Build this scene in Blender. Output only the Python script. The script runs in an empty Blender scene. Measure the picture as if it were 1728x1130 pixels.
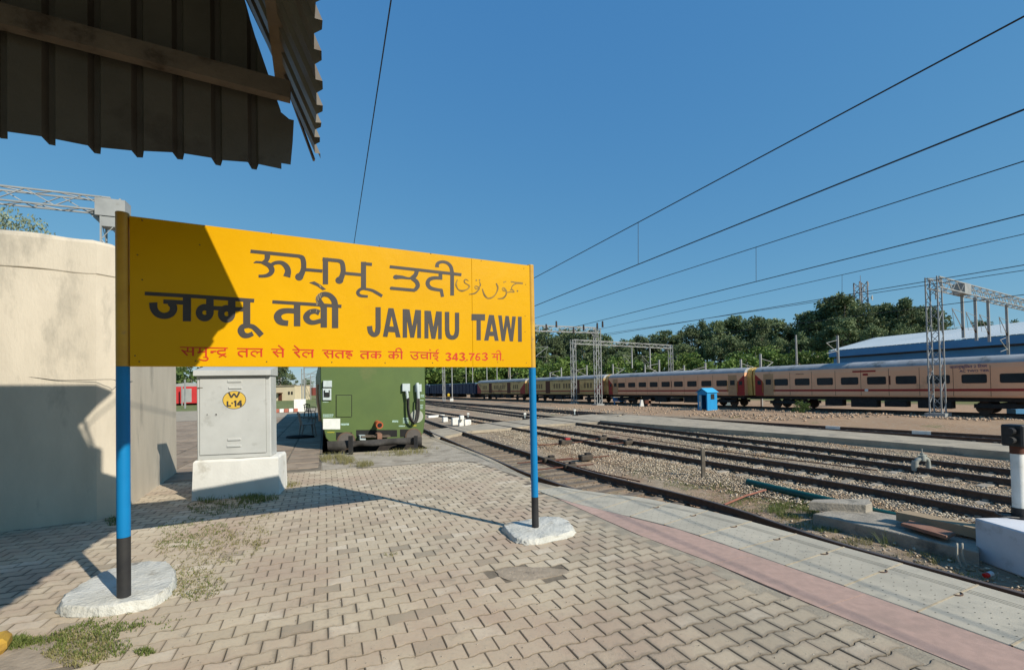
import bpy, math, random, bmesh
import numpy as np
from mathutils import Vector, Matrix, noise
R = random.Random(7)
rad = math.radians
S = bpy.context.scene
col = S.collection

# ------------------------------------------------------------ camera
FPX, PPX, PPY, CH = 760.0, 864.0, 639.0, 1.65
roll, pitch = 0.0195, rad(1.0)
_R0 = Vector((1, 0, 0)); _U0 = Vector((0, -math.sin(pitch), math.cos(pitch)))
CF = Vector((0, math.cos(pitch), math.sin(pitch)))
CR = _R0 * math.cos(roll) - _U0 * math.sin(roll)
CU = _R0 * math.sin(roll) + _U0 * math.cos(roll)
CO = Vector((0, 0, CH))
cam = bpy.data.cameras.new('camera')
cam.sensor_width = 36; cam.lens = FPX / 1728 * 36
cam.shift_y = (PPY - 565) / 1728
cam.clip_start = 0.05; cam.clip_end = 6000
co = bpy.data.objects.new('camera', cam); col.objects.link(co)
m = Matrix.Identity(4)
for i in range(3):
    m[i][0] = CR[i]; m[i][1] = CU[i]; m[i][2] = -CF[i]; m[i][3] = CO[i]
co.matrix_world = m
S.camera = co
# ------------------------------------------------------------ light
SUN_EL = rad(34.1); SUN_AZ = math.atan2(0.788, -0.615)      # clockwise from +Y
W = bpy.data.worlds.new('World'); S.world = W; W.use_nodes = True
nt = W.node_tree
bg = nt.nodes['Background']; sky = nt.nodes.new('ShaderNodeTexSky')
sky.sky_type = 'NISHITA'; sky.sun_disc = False
sky.sun_elevation = SUN_EL; sky.sun_rotation = SUN_AZ
sky.altitude = 0; sky.air_density = 1.0; sky.dust_density = 0.0; sky.ozone_density = 6.0
# the phone camera's tone curve, channel by channel, over the whole sky alike
sp_ = nt.nodes.new('ShaderNodeSeparateColor'); cb_ = nt.nodes.new('ShaderNodeCombineColor'); nt.links.new(sky.outputs[0], sp_.inputs[0])
for i_, (g_, k_) in enumerate(((.76, .86), (.49, 1.80), (.24, 3.38))):
    p_ = nt.nodes.new('ShaderNodeMath'); p_.operation = 'POWER'; p_.inputs[1].default_value = g_; q_ = nt.nodes.new('ShaderNodeMath'); q_.operation = 'MULTIPLY'; q_.inputs[1].default_value = k_
    nt.links.new(sp_.outputs[i_], p_.inputs[0]); nt.links.new(p_.outputs[0], q_.inputs[0]); nt.links.new(q_.outputs[0], cb_.inputs[i_])
nt.links.new(cb_.outputs[0], bg.inputs[0])
bg.inputs[1].default_value = 0.10
sl = bpy.data.lights.new('sun', 'SUN'); sl.energy = 4.8; sl.angle = rad(0.53); sl.color = (1.0, 0.94, 0.82)
so = bpy.data.objects.new('sun', sl); col.objects.link(so)
sd = Vector((math.sin(SUN_AZ) * math.cos(SUN_EL), math.cos(SUN_AZ) * math.cos(SUN_EL), math.sin(SUN_EL)))
so.rotation_euler = (sd).to_track_quat('Z', 'Y').to_euler(); so.location = (0, 0, 50)
S.view_settings.view_transform = 'Standard'; S.view_settings.look = 'None'
S.view_settings.gamma = 1.0; S.view_settings.exposure = 0.2
S.view_settings.use_curve_mapping = False

# ------------------------------------------------------------ survey helpers: where a sighted point lies on a known plane
def ray(px, py): return CF * FPX + CR * (px - PPX) + CU * (PPY - py)
def at(px, py, z=0.0):
    d = ray(px, py); t = (z - CO.z) / d.z; return CO + d * t
def on(px, py, p0, n):
    d = ray(px, py); return CO + d * ((Vector(p0) - CO).dot(n) / d.dot(n))
def dep(px, py, Y):
    d = ray(px, py); return CO + d * (Y / d.y)

# ------------------------------------------------------------ mesh helpers
def lerp(a, b, t): return a + (b - a) * t
class MB:
    def __init__(s): s.v = []; s.f = []; s.m = []; s.tint = []
    def add(s, vs, fs, mi=0, tint=0.0):
        o = len(s.v); s.v += [tuple(v) for v in vs]
        s.f += [tuple(i + o for i in f) for f in fs]; s.m += [mi] * len(fs); s.tint += [tint] * len(fs)
        return s
    def box(s, c, size, mi=0, ax=None):
        c = Vector(c); X, Y, Z = ax or (Vector((1, 0, 0)), Vector((0, 1, 0)), Vector((0, 0, 1)))
        hx, hy, hz = [q / 2 for q in size]
        vs = [c + X * (a * hx) + Y * (b * hy) + Z * (d * hz) for a in (-1, 1) for b in (-1, 1) for d in (-1, 1)]
        return s.add(vs, [(0, 1, 3, 2), (4, 6, 7, 5), (0, 4, 5, 1), (2, 3, 7, 6), (0, 2, 6, 4), (1, 5, 7, 3)], mi)
    def bbox(s, c, size, bev=0.02, mi=0, ax=None):
        # chamfered box: bevel the four vertical edges and the top rim
        c = Vector(c); X, Y, Z = ax or (Vector((1, 0, 0)), Vector((0, 1, 0)), Vector((0, 0, 1)))
        hx, hy, hz = [q / 2 for q in size]; b = min(bev, hx * .9, hy * .9, hz * .9)
        def ring(ix, z):
            pts = [(-hx + ix, -hy + b + ix * .0), (-hx + b + ix * 0, -hy + ix), (hx - b, -hy + ix), (hx - ix, -hy + b), (hx - ix, hy - b), (hx - b, hy - ix), (-hx + b, hy - ix), (-hx + ix, hy - b)]
            return [c + X * p[0] + Y * p[1] + Z * z for p in pts]
        vs = ring(b * .7, -hz) + ring(0, -hz + b) + ring(0, hz - b) + ring(b * .7, hz)
        fs = [tuple(reversed(range(8)))]
        for k in range(3):
            for i in range(8):
                j = (i + 1) % 8; fs.append((k * 8 + i, k * 8 + j, k * 8 + 8 + j, k * 8 + 8 + i))
        fs.append(tuple(range(24, 32)))
        return s.add(vs, fs, mi)
    def tube(s, pts, r, n=8, mi=0, cap=True):
        pts = [Vector(p) for p in pts]; k = len(pts)
        rs = r if isinstance(r, (list, tuple)) else [r] * k
        vs = []; prev = None
        for i, p in enumerate(pts):
            t = (pts[min(i + 1, k - 1)] - pts[max(i - 1, 0)]).normalized()
            if prev is None:
                a = t.cross(Vector((0, 0, 1)));
                if a.length < 1e-3: a = t.cross(Vector((0, 1, 0)))
                a.normalize()
            else:
                a = (prev - t * prev.dot(t)).normalized()
            prev = a; b = t.cross(a)
            for j in range(n):
                w = 2 * math.pi * j / n
                vs.append(p + (a * math.cos(w) + b * math.sin(w)) * rs[i])
        fs = []
        for i in range(k - 1):
            for j in range(n):
                q = (j + 1) % n; fs.append((i * n + j, i * n + q, (i + 1) * n + q, (i + 1) * n + j))
        if cap: fs.append(tuple(reversed(range(n)))); fs.append(tuple(range((k - 1) * n, k * n)))
        return s.add(vs, fs, mi)
    def bar(s, a, b, w, h, mi=0, up=Vector((0, 0, 1))):
        a = Vector(a); b = Vector(b); t = (b - a); L = t.length; t.normalize()
        sx = t.cross(up)
        if sx.length < 1e-3: sx = t.cross(Vector((0, 1, 0)))
        sx.normalize(); u = sx.cross(t)
        return s.box((a + b) / 2, (L, w, h), mi, (t, sx, u))
    def prism(s, poly, dv, mi=0):
        poly = [Vector(p) for p in poly]; n = len(poly); dv = Vector(dv)
        vs = poly + [p + dv for p in poly]
        fs = [tuple(range(n)), tuple(reversed(range(n, 2 * n)))] + [(j, i, i + n, j + n) for i in range(n) for j in [(i + 1) % n]]
        return s.add(vs, fs, mi)
    def loft(s, rings, mi=0, cap=True, closed=True):
        n = len(rings[0]); assert all(len(r) == n for r in rings); vs = [p for r in rings for p in r]; fs = []
        for k in range(len(rings) - 1):
            for i in range(n if closed else n - 1):
                j = (i + 1) % n; fs.append((k * n + i, k * n + j, (k + 1) * n + j, (k + 1) * n + i))
        if cap and closed: fs.append(tuple(reversed(range(n)))); fs.append(tuple(range((len(rings) - 1) * n, len(rings) * n)))
        return s.add(vs, fs, mi)
    def build(s, name, mats, parent=None, smooth=False, recalc=True):
        if not isinstance(mats, (list, tuple)): mats = [mats]
        org = Vector((0, 0, 0))
        if parent is None:
            a = np.array(s.v); lo = a.min(0); hi = a.max(0); org = Vector(((lo[0] + hi[0]) / 2, (lo[1] + hi[1]) / 2, lo[2]))
        me = bpy.data.meshes.new(name)
        me.from_pydata([(v[0] - org.x, v[1] - org.y, v[2] - org.z) for v in s.v], [], s.f)
        for mm in mats: me.materials.append(mm)
        me.polygons.foreach_set('material_index', s.m)
        if any(s.tint):
            at_ = me.attributes.new('tint', 'FLOAT', 'FACE'); at_.data.foreach_set('value', s.tint)
        if recalc and len(s.f) < 60000:
            bm = bmesh.new(); bm.from_mesh(me); bmesh.ops.recalc_face_normals(bm, faces=bm.faces); bm.to_mesh(me); bm.free()
        if smooth:
            me.polygons.foreach_set('use_smooth', [True] * len(me.polygons))
            if smooth != 'all':
                try: me.set_sharp_from_angle(angle=rad(38))
                except Exception: pass
        me.update()
        o = bpy.data.objects.new(name, me); col.objects.link(o); o.location = org
        if parent is not None: setp(o, parent)
        return o
WM = {}
def setp(o, parent):
    o.parent = parent
    o.matrix_parent_inverse = wmat(parent).inverted()
def wmat(o):
    if o.parent is None: return Matrix.LocRotScale(o.location, o.rotation_euler, o.scale)
    return wmat(o.parent) @ o.matrix_parent_inverse @ Matrix.LocRotScale(o.location, o.rotation_euler, o.scale)
def tag(o, label=None, cat=None, group=None, kind=None):
    if label: o['label'] = label
    if cat: o['category'] = cat
    if group: o['group'] = group
    if kind: o['kind'] = kind
    return o
def thing(name, label, cat, loc=(0, 0, 0), group=None):
    o = bpy.data.objects.new(name, None); col.objects.link(o); o.location = loc; o.empty_display_size = .2
    return tag(o, label, cat, group)
def dup(root, loc, rz=0, label=None, sc=None):
    def cp(o, p):
        c = o.copy(); col.objects.link(c)
        if p is not None: c.parent = p
        for ch in kids.get(o, []): cp(ch, c)
        return c
    kids = {}
    stack = [root]
    for o in col.objects:
        if o.parent is not None: kids.setdefault(o.parent, []).append(o)
    r = cp(root, None); r.location = loc; r.rotation_euler = (0, 0, rz)
    if sc: r.scale = sc
    if label: r['label'] = label
    return r
def ribbon(pts, w, closed=False):
    P = [Vector((p[0], p[1])) for p in pts]; n = len(P); L = []; Rr = []
    ws = w if isinstance(w, (list, tuple)) else [w] * n
    for i in range(n):
        if closed: t = P[(i + 1) % n] - P[i - 1]; k = 1
        else:
            a = P[i] - P[i - 1] if i > 0 else P[1] - P[0]; b = P[i + 1] - P[i] if i < n - 1 else a
            t = a.normalized() + b.normalized(); k = 1 / max(.5, (t.length / 2))
        t = t.normalized(); nn = Vector((-t.y, t.x))
        L.append(P[i] + nn * ws[i] / 2 * k); Rr.append(P[i] - nn * ws[i] / 2 * k)
    return L, Rr
def smooth_line(pts, sub=4, closed=False):
    n = len(pts); out = []; P = [Vector(p) for p in pts]
    rng = range(n if closed else n - 1)
    for i in rng:
        p0 = P[i - 1] if (i > 0 or closed) else P[0]; p1 = P[i]; p2 = P[(i + 1) % n]; p3 = P[(i + 2) % n] if (i + 2 < n or closed) else P[-1]
        for k in range(sub):
            t = k / sub
            out.append(0.5 * ((2 * p1) + (p2 - p0) * t + (2 * p0 - 5 * p1 + 4 * p2 - p3) * t * t + (3 * p1 - p0 - 3 * p2 + p3) * t ** 3))
    if not closed: out.append(P[-1])
    return out
def text_mesh(txt, size, bold=0.0):
    c = bpy.data.curves.new('t', 'FONT'); c.body = txt; c.size = size; c.offset = bold; c.align_x = 'CENTER'; c.resolution_u = 2
    o = bpy.data.objects.new('t', c); col.objects.link(o)
    dg = bpy.context.evaluated_depsgraph_get(); me = bpy.data.meshes.new_from_object(o.evaluated_get(dg))
    vs = [v.co.copy() for v in me.vertices]; fs = [tuple(p.vertices) for p in me.polygons]
    bpy.data.objects.remove(o); bpy.data.curves.remove(c); bpy.data.meshes.remove(me)
    return vs, fs

# ------------------------------------------------------------ materials
MC = {}
def M(name, c1, c2=None, scale=3.0, rough=0.8, metal=0.0, bump=0.0, bscale=40.0, c3=None, s3=0.6, obj=0.0, spec=0.3, t3=0.55, stretch=None, bdist=0.01):
    if name in MC: return MC[name]
    m = bpy.data.materials.new(name); m.use_nodes = True; n = m.node_tree.nodes; l = m.node_tree.links
    b = n['Principled BSDF']; b.inputs['Roughness'].default_value = rough; b.inputs['Metallic'].default_value = metal
    b.inputs['Specular IOR Level'].default_value = spec
    geo = n.new('ShaderNodeNewGeometry'); vec = geo.outputs['Position']
    if stretch:
        mp = n.new('ShaderNodeMapping'); mp.inputs['Scale'].default_value = stretch; l.new(vec, mp.inputs[0]); vec = mp.outputs[0]
    def nz(sc, det=6, ro=.6):
        t = n.new('ShaderNodeTexNoise'); t.inputs['Scale'].default_value = sc; t.inputs['Detail'].default_value = det; t.inputs['Roughness'].default_value = ro
        l.new(vec, t.inputs['Vector']); return t.outputs['Fac']
    def mix(a, bb, f):
        x = n.new('ShaderNodeMix'); x.data_type = 'RGBA'
        for s_, q in ((6, a), (7, bb)):
            if isinstance(q, (tuple, list)): x.inputs[s_].default_value = (*q, 1)
            else: l.new(q, x.inputs[s_])
        if isinstance(f, float): x.inputs[0].default_value = f
        else: l.new(f, x.inputs[0])
        return x.outputs[2]
    def ramp(f, a, c):
        x = n.new('ShaderNodeMapRange'); x.inputs[1].default_value = a; x.inputs[2].default_value = c; l.new(f, x.inputs[0]); return x.outputs[0]
    c2 = c2 or tuple(q * .8 for q in c1)
    out = mix(c1, c2, ramp(nz(scale), .35, .65))
    if c3: out = mix(out, c3, ramp(nz(s3, 8, .65), t3, t3 + .12))
    if obj:
        oi = n.new('ShaderNodeObjectInfo'); atn = n.new('ShaderNodeAttribute'); atn.attribute_name = 'tint'
        ad = n.new('ShaderNodeMath'); ad.operation = 'ADD'; l.new(oi.outputs['Random'], ad.inputs[0]); l.new(atn.outputs['Fac'], ad.inputs[1])
        fr = n.new('ShaderNodeMath'); fr.operation = 'FRACT'; l.new(ad.outputs[0], fr.inputs[0])
        x = n.new('ShaderNodeMapRange'); x.inputs[3].default_value = 1 - obj; x.inputs[4].default_value = 1 + obj; l.new(fr.outputs[0], x.inputs[0])
        vm = n.new('ShaderNodeVectorMath'); vm.operation = 'SCALE'; l.new(out, vm.inputs[0]); l.new(x.outputs[0], vm.inputs['Scale']); out = vm.outputs[0]
    l.new(out, b.inputs['Base Color'])
    if bump:
        bp = n.new('ShaderNodeBump'); bp.inputs['Strength'].default_value = bump; bp.inputs['Distance'].default_value = bdist
        l.new(nz(bscale, 4), bp.inputs['Height']); l.new(bp.outputs[0], b.inputs['Normal'])
    MC[name] = m; return m

TR = Vector((-.384, .923, 0)).normalized()     # the way the tracks and the platform run
TN = Vector((TR.y, -TR.x, 0))                  # across them, to the right
UP = Vector((0, 0, 1))
ZR = -0.88                                     # rail top
ZG = -1.09                                     # yard ground
def inpoly(x, y, poly):
    c = False; n = len(poly)
    for i in range(n):
        x1, y1 = poly[i][0], poly[i][1]; x2, y2 = poly[i - 1][0], poly[i - 1][1]
        if (y1 > y) != (y2 > y) and x < (x2 - x1) * (y - y1) / (y2 - y1) + x1: c = not c
    return c
# ============================================================ SETTING
m_grout = M('grout', (.13, .105, .08), (.21, .175, .13), 6, .95, bump=.5, bscale=90)
m_conc = M('concrete', (.42, .355, .265), (.32, .27, .20), 1.5, .9, bump=.5, bscale=60, c3=(.22, .195, .16), s3=1.2)
m_slab = M('left_slab', (.33, .255, .185), (.25, .19, .14), 2.5, .9, bump=.5, bscale=50, obj=.15, c3=(.14, .11, .08), s3=2.2)
m_cop = M('coping', (.46, .415, .33), (.39, .355, .285), 3, .85, bump=.35, bscale=120, obj=.06, c3=(.33, .305, .25), s3=3.5)
m_copd = M('coping_dark', (.13, .125, .11), None, 5, .9)
m_gran = M('granite', (.48, .325, .265), (.40, .275, .225), 14, .8, bump=.3, bscale=150, obj=.08, c3=(.36, .255, .21), s3=1.8)
m_rust = M('rail_rust', (.12, .072, .05), (.07, .045, .035), 9, .75, bump=.3, bscale=60)
m_shine = M('rail_head', (.17, .13, .11), (.10, .075, .06), 3, .45, metal=.35)
m_sleeper = M('sleeper', (.36, .31, .25), (.25, .21, .16), 4, .95, obj=.2, bump=.4, bscale=40)
m_wood = M('sleeper_dirty', (.22, .175, .13), (.14, .11, .085), 6, .95, obj=.25, bump=.5, bscale=30)

def mat_paver():
    m = bpy.data.materials.new('paver'); m.use_nodes = True; n = m.node_tree.nodes; l = m.node_tree.links; b = n['Principled BSDF']
    b.inputs['Roughness'].default_value = .92; b.inputs['Specular IOR Level'].default_value = .2
    geo = n.new('ShaderNodeNewGeometry')
    def nz(sc, det=5, ro=.6, off=0):
        mp = n.new('ShaderNodeMapping'); mp.inputs['Location'].default_value = (off, off * .7, 0); l.new(geo.outputs['Position'], mp.inputs[0])
        t = n.new('ShaderNodeTexNoise'); t.inputs['Scale'].default_value = sc; t.inputs['Detail'].default_value = det; t.inputs['Roughness'].default_value = ro
        l.new(mp.outputs[0], t.inputs['Vector']); return t.outputs['Fac']
    def mr(f, a, c, d=0, e=1):
        x = n.new('ShaderNodeMapRange'); x.inputs[1].default_value = a; x.inputs[2].default_value = c; x.inputs[3].default_value = d; x.inputs[4].default_value = e; l.new(f, x.inputs[0]); return x.outputs[0]
    def mth(op, a, c=None):
        x = n.new('ShaderNodeMath'); x.operation = op; x.use_clamp = op in ('MULTIPLY', 'ADD')
        for i, q in enumerate((a, c)):
            if q is None: continue
            if isinstance(q, (int, float)): x.inputs[i].default_value = q
            else: l.new(q, x.inputs[i])
        return x.outputs[0]
    def mix(a, bb, f):
        x = n.new('ShaderNodeMix'); x.data_type = 'RGBA'
        for s_, q in ((6, a), (7, bb)):
            if isinstance(q, tuple): x.inputs[s_].default_value = (*q, 1)
            else: l.new(q, x.inputs[s_])
        l.new(f, x.inputs[0]); return x.outputs[2]
    oi = n.new('ShaderNodeObjectInfo'); at1 = n.new('ShaderNodeAttribute'); at1.attribute_name = 'tint'
    fr = n.new('ShaderNodeMath'); fr.operation = 'FRACT'; ad = n.new('ShaderNodeMath'); l.new(oi.outputs['Random'], ad.inputs[0]); l.new(at1.outputs['Fac'], ad.inputs[1]); l.new(ad.outputs[0], fr.inputs[0])
    rnd = fr.outputs[0]
    ed = n.new('ShaderNodeAttribute'); ed.attribute_name = 'inner'      # 1 in the middle of a block, 0 at its worn, dirt-holding rim
    base = mix((.455, .375, .27), (.54, .45, .33), rnd)
    base = mix(base, (.60, .52, .41), mr(rnd, .90, .92, 0, .6))
    base = mix(base, (.27, .225, .17), mr(rnd, .05, .07, .6, 0))
    base = mix(base, (.43, .325, .24), mr(nz(.9, off=3), .46, .64))
    base = mix(base, (.29, .245, .19), mr(nz(26, 6, .7), .5, .75, 0, .5))
    # grime that a crowd walks into: heaviest in patches, and on the right, near the track
    sep = n.new('ShaderNodeSeparateXYZ'); l.new(geo.outputs['Position'], sep.inputs[0])
    side = mr(sep.outputs['X'], .1, 1.3, -.12, .20)
    patch = mth('ADD', mr(nz(.75, 4, .55, off=9), .42, .62, 0, .6), side)
    rim = mr(ed.outputs['Fac'], .08, .85, 1, 0)
    rimn = mth('MULTIPLY', mth('ADD', rim, mr(nz(16, 5, .7, off=5), .45, .75, -.25, .45)), patch)
    trod = mth('MULTIPLY', mr(sep.outputs['X'], .15, 1.5, 0, 1), mr(nz(1.1, 5, .6, off=44), .36, .56, .35, 1))
    base = mix(base, (.235, .20, .155), mth('MULTIPLY', trod, mth('ADD', .45, mth('MULTIPLY', rim, .45))))
    base = mix(base, (.175, .15, .12), mth('MULTIPLY', rimn, .85))
    base = mix(base, (.11, .09, .065), mr(ed.outputs['Fac'], .02, .24, .68, 0))
    base = mix(base, (.20, .175, .14), mr(nz(1.9, 6, .7, off=21), .60, .72, 0, .65))
    base = mix(base, (.52, .47, .40), mr(nz(3.1, 7, .75, off=31), .66, .78, 0, .5))
    l.new(base, b.inputs['Base Color'])
    bp = n.new('ShaderNodeBump'); bp.inputs['Strength'].default_value = .5; bp.inputs['Distance'].default_value = .006
    l.new(nz(70, 6, .7), bp.inputs['Height']); l.new(bp.outputs[0], b.inputs['Normal'])
    return m
m_paver = mat_paver()

# ---- platform outline
cin = [at(*p) for p in [(905, 827), (962, 847), (1050, 868), (1141, 891), (1266, 933), (1347, 962), (1450, 997), (1585, 1045), (1728, 1097)]]
e = Vector((.4, -.917, 0)); cin += [cin[-1] + e * k for k in (1.0, 2.0, 3.5, 5.0)]
cin = smooth_line(cin, 4)
def resample(P, d, start=0.0):
    out = []; acc = -start; 
    for a, b in zip(P[:-1], P[1:]):
        L = (b - a).length
        while acc <= L: out.append(a + (b - a) * (acc / L)); acc += d
        acc -= L
    return out
cs = resample(cin, .47)
CW = .94
def nrm(P, i):
    t = P[min(i + 1, len(P) - 1)] - P[max(i - 1, 0)]; t.z = 0; t.normalize(); n = Vector((-t.y, t.x, 0)); return n if n.x > 0 else -n
couts = [cs[i] + nrm(cs, i) * (CW if i > 2 else CW * (.50 + .17 * i)) for i in range(len(cs))]
edge_far = [at(*p) for p in [(725, 737), (771, 754), (817, 772), (871, 800), (892, 808)]]
dirV = Vector((-.405, .914, 0)).normalized(); nV = Vector((dirV.y, -dirV.x, 0))
pitFR = at(716, 756); pitFL = at(545, 765)
right_end = edge_far[0] + TR * 8
poly = [Vector((-40, -4, 0)), Vector((couts[-1].x, couts[-1].y, 0))] + list(reversed([p.copy() for p in couts[:-1]])) + list(reversed(edge_far)) + [right_end, pitFR + dirV * 10 + nV * .12, pitFR + nV * .12, pitFL - nV * .02, pitFL + TR * 34 - nV * .02, Vector((-44, pitFL.y + 28, 0))]
for p in poly: p.z = -.012
mb = MB(); mb.prism(poly, (0, 0, ZG - .15)); platform = mb.build('platform', m_conc); tag(platform, kind='structure')
pl_parent = platform
# sanded bed under the blocks
gin = [at(*p) for p in [(925, 834), (939, 840), (1075, 901), (1199, 947), (1300, 993), (1383, 1025), (1640, 1130)]]
gin.append(gin[-1] + e * 1.6); gin.append(gin[-1] + e * 1.5)
backline = [at(885, 806), at(800, 778), at(740, 778), at(650, 786), at(544, 792)]
lend = backline[-1] - TN * 9
pz = [Vector(lend), Vector((-9, 1.2, 0))] + [Vector((gin[-1].x, 0.6, 0))] + list(reversed(gin)) + list(backline)
bed = MB(); bed.add([(p.x, p.y, -.008) for p in pz], [tuple(range(len(pz)))]); ob = bed.build('paving_bed', m_grout, platform)

fill_o = [gin[i] for i in range(len(gin))]; fill_i = [p - TN * .17 for p in fill_o]
mb = MB(); mb.loft([[Vector((p.x, p.y, -.0035)) for p in fill_o], [Vector((p.x, p.y, -.0035)) for p in fill_i]], closed=False, cap=False); mb.build('mortar_strip', M('mortar', (.36, .31, .235), (.25, .215, .165), 5, .95, bump=.6, bscale=50), platform)
# ---- interlocking blocks
PL, PW = .2, .146
def paver_mesh(rng, seedtint=0.0):
    hl = PL / 2 - .0014; hw = PW / 2 - .0022; a = .0075
    xs = [-1, -.68, -.32, .32, .68, 1]; sg = [1, 1, -1, -1, 1, 1]
    top = [(x * hl, hw + a * s_) for x, s_ in zip(xs, sg)]; out = top + [(x * hl, -hw - a * s_) for x, s_ in reversed(list(zip(xs, sg)))]
    jx = [rng.uniform(-.0018, .0018) for _ in range(24)]
    out = [(p[0] + jx[2 * i], p[1] + jx[2 * i + 1]) for i, p in enumerate(out)]
    tx, ty, dz = rng.uniform(-.009, .009), rng.uniform(-.010, .010), rng.uniform(-.0025, .0025)
    f = lambda x, y, z: (x, y, z + dz + x * tx + y * ty)
    vs = [f(x, y, -.016) for x, y in out] + [f(x, y, -.005) for x, y in out] + [f(x * (1 - .006 / hl), y * (1 - .007 / hw), 0) for x, y in out] + [f(x * .58, y * .5, .0004) for x, y in out]
    fs = []; n = 12
    for k in range(3):
        for i in range(n):
            j = (i + 1) % n; fs.append((k * n + i, k * n + j, (k + 1) * n + j, (k + 1) * n + i))
    fs.append((36, 37, 46, 47)); fs.append((37, 38, 45, 46)); fs.append((38, 39, 44, 45)); fs.append((39, 40, 43, 44)); fs.append((40, 41, 42, 43))
    fs = [tuple(reversed(q)) for q in fs]
    return vs, fs
protos = [paver_mesh(R) for _ in range(14)]
INN = [0.0] * 24 + [0.15] * 12 + [1.0] * 12
def proj(p):
    d = Vector(p) - CO; z = d.dot(CF)
    if z < .1: return None
    return PPX + FPX * d.dot(CR) / z, PPY - FPX * d.dot(CU) / z
patches = [(at(892, 966), .30, .14), (at(60, 1105), .42, .2)]
mound_c = [at(213, 992), at(908, 893)]
skipf = lambda x, y: any(((x - p.x) / a) ** 2 + ((y - p.y) / b) ** 2 < 1 for p, a, b in patches)
cells = []
pzxy = [(p.x, p.y) for p in pz]
for j in range(-10, 95):
    for i in range(-70, 60):
        c = TR * (j * PW) + TN * ((i + (.5 if j % 2 else 0)) * PL)
        if not inpoly(c.x, c.y, pzxy) or skipf(c.x, c.y): continue
        if c.y > 10.3: continue
        # blocks overlapping the border stay out
        ok = all(inpoly(c.x + TN.x * dx + TR.x * dy, c.y + TN.y * dx + TR.y * dy, pzxy) for dx in (-.07, .07) for dy in (-.05, .05))
        if ok: cells.append((c.length, c, j, i))
cells.sort(key=lambda q: q[0])
pm = []
for vs, fs in protos:
    me = bpy.data.meshes.new('paving_block'); rot = [(v[0] * TN.x + v[1] * TR.x, v[0] * TN.y + v[1] * TR.y, v[2]) for v in vs]
    me.from_pydata(rot, [], fs); me.materials.append(m_paver)
    a_ = me.attributes.new('inner', 'FLOAT', 'POINT'); a_.data.foreach_set('value', INN); me.update(); pm.append(me)
cnt = 0; rest = []
for d_, c, j, i in cells:
    q = proj(c); vis = q and -20 < q[0] < 1750 and q[1] < 1150
    gz = .004 * noise.noise(Vector((c.x * .8, c.y * .8, 0))) * 1.0
    if vis and cnt < 300:
        o = bpy.data.objects.new('paving_block', pm[R.randrange(14)]); col.objects.link(o); o.location = (c.x, c.y, gz); setp(o, platform); o.matrix_parent_inverse = wmat(platform).inverted(); cnt += 1
    else: rest.append((c, gz))
NV = 48; V = np.zeros((len(rest) * NV, 3)); F = []; tint = []
P0 = [np.array(q[0]) for q in protos]
for k, (c, gz) in enumerate(rest):
    a_ = P0[R.randrange(14)]; w = V[k * NV:(k + 1) * NV]
    w[:, 0] = a_[:, 0] * TN.x + a_[:, 1] * TR.x + c.x; w[:, 1] = a_[:, 0] * TN.y + a_[:, 1] * TR.y + c.y; w[:, 2] = a_[:, 2] + gz
    t = R.random()
    for f in protos[0][1]: F.append(tuple(q + k * NV for q in f)); tint.append(t)
me = bpy.data.meshes.new('far_paving_blocks'); me.from_pydata(V.tolist(), [], F); me.materials.append(m_paver)
a_ = me.attributes.new('inner', 'FLOAT', 'POINT'); a_.data.foreach_set('value', INN * len(rest))
a_ = me.attributes.new('tint', 'FLOAT', 'FACE'); a_.data.foreach_set('value', tint); me.update()
o = bpy.data.objects.new('paving_blocks', me); col.objects.link(o); o['kind'] = 'stuff'; setp(o, platform)

# mortar patches where blocks are missing
for p, a, b in patches:
    mb = MB(); n = 18; ring = []
    for k in range(n):
        w = 2 * math.pi * k / n; r_ = 1.05 + .16 * math.sin(3 * w + 1) + R.uniform(-.05, .05)
        ring.append(p + Vector((a * r_ * math.cos(w), b * r_ * math.sin(w), -.005 + R.uniform(-.002, .002))))
    ring = [q + Vector((0, 0, .004)) for q in ring]; mb.loft([[q + Vector((0, 0, -.016)) for q in ring], ring, [p + (q - p) * .6 + Vector((0, 0, .003)) for q in ring]])
    mb.build('mortar_patch', M('patch', (.37, .30, .225), (.27, .22, .165), 9, .95, bump=.8, bscale=30, c3=(.20, .165, .125), s3=5), platform, smooth=True)

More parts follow.
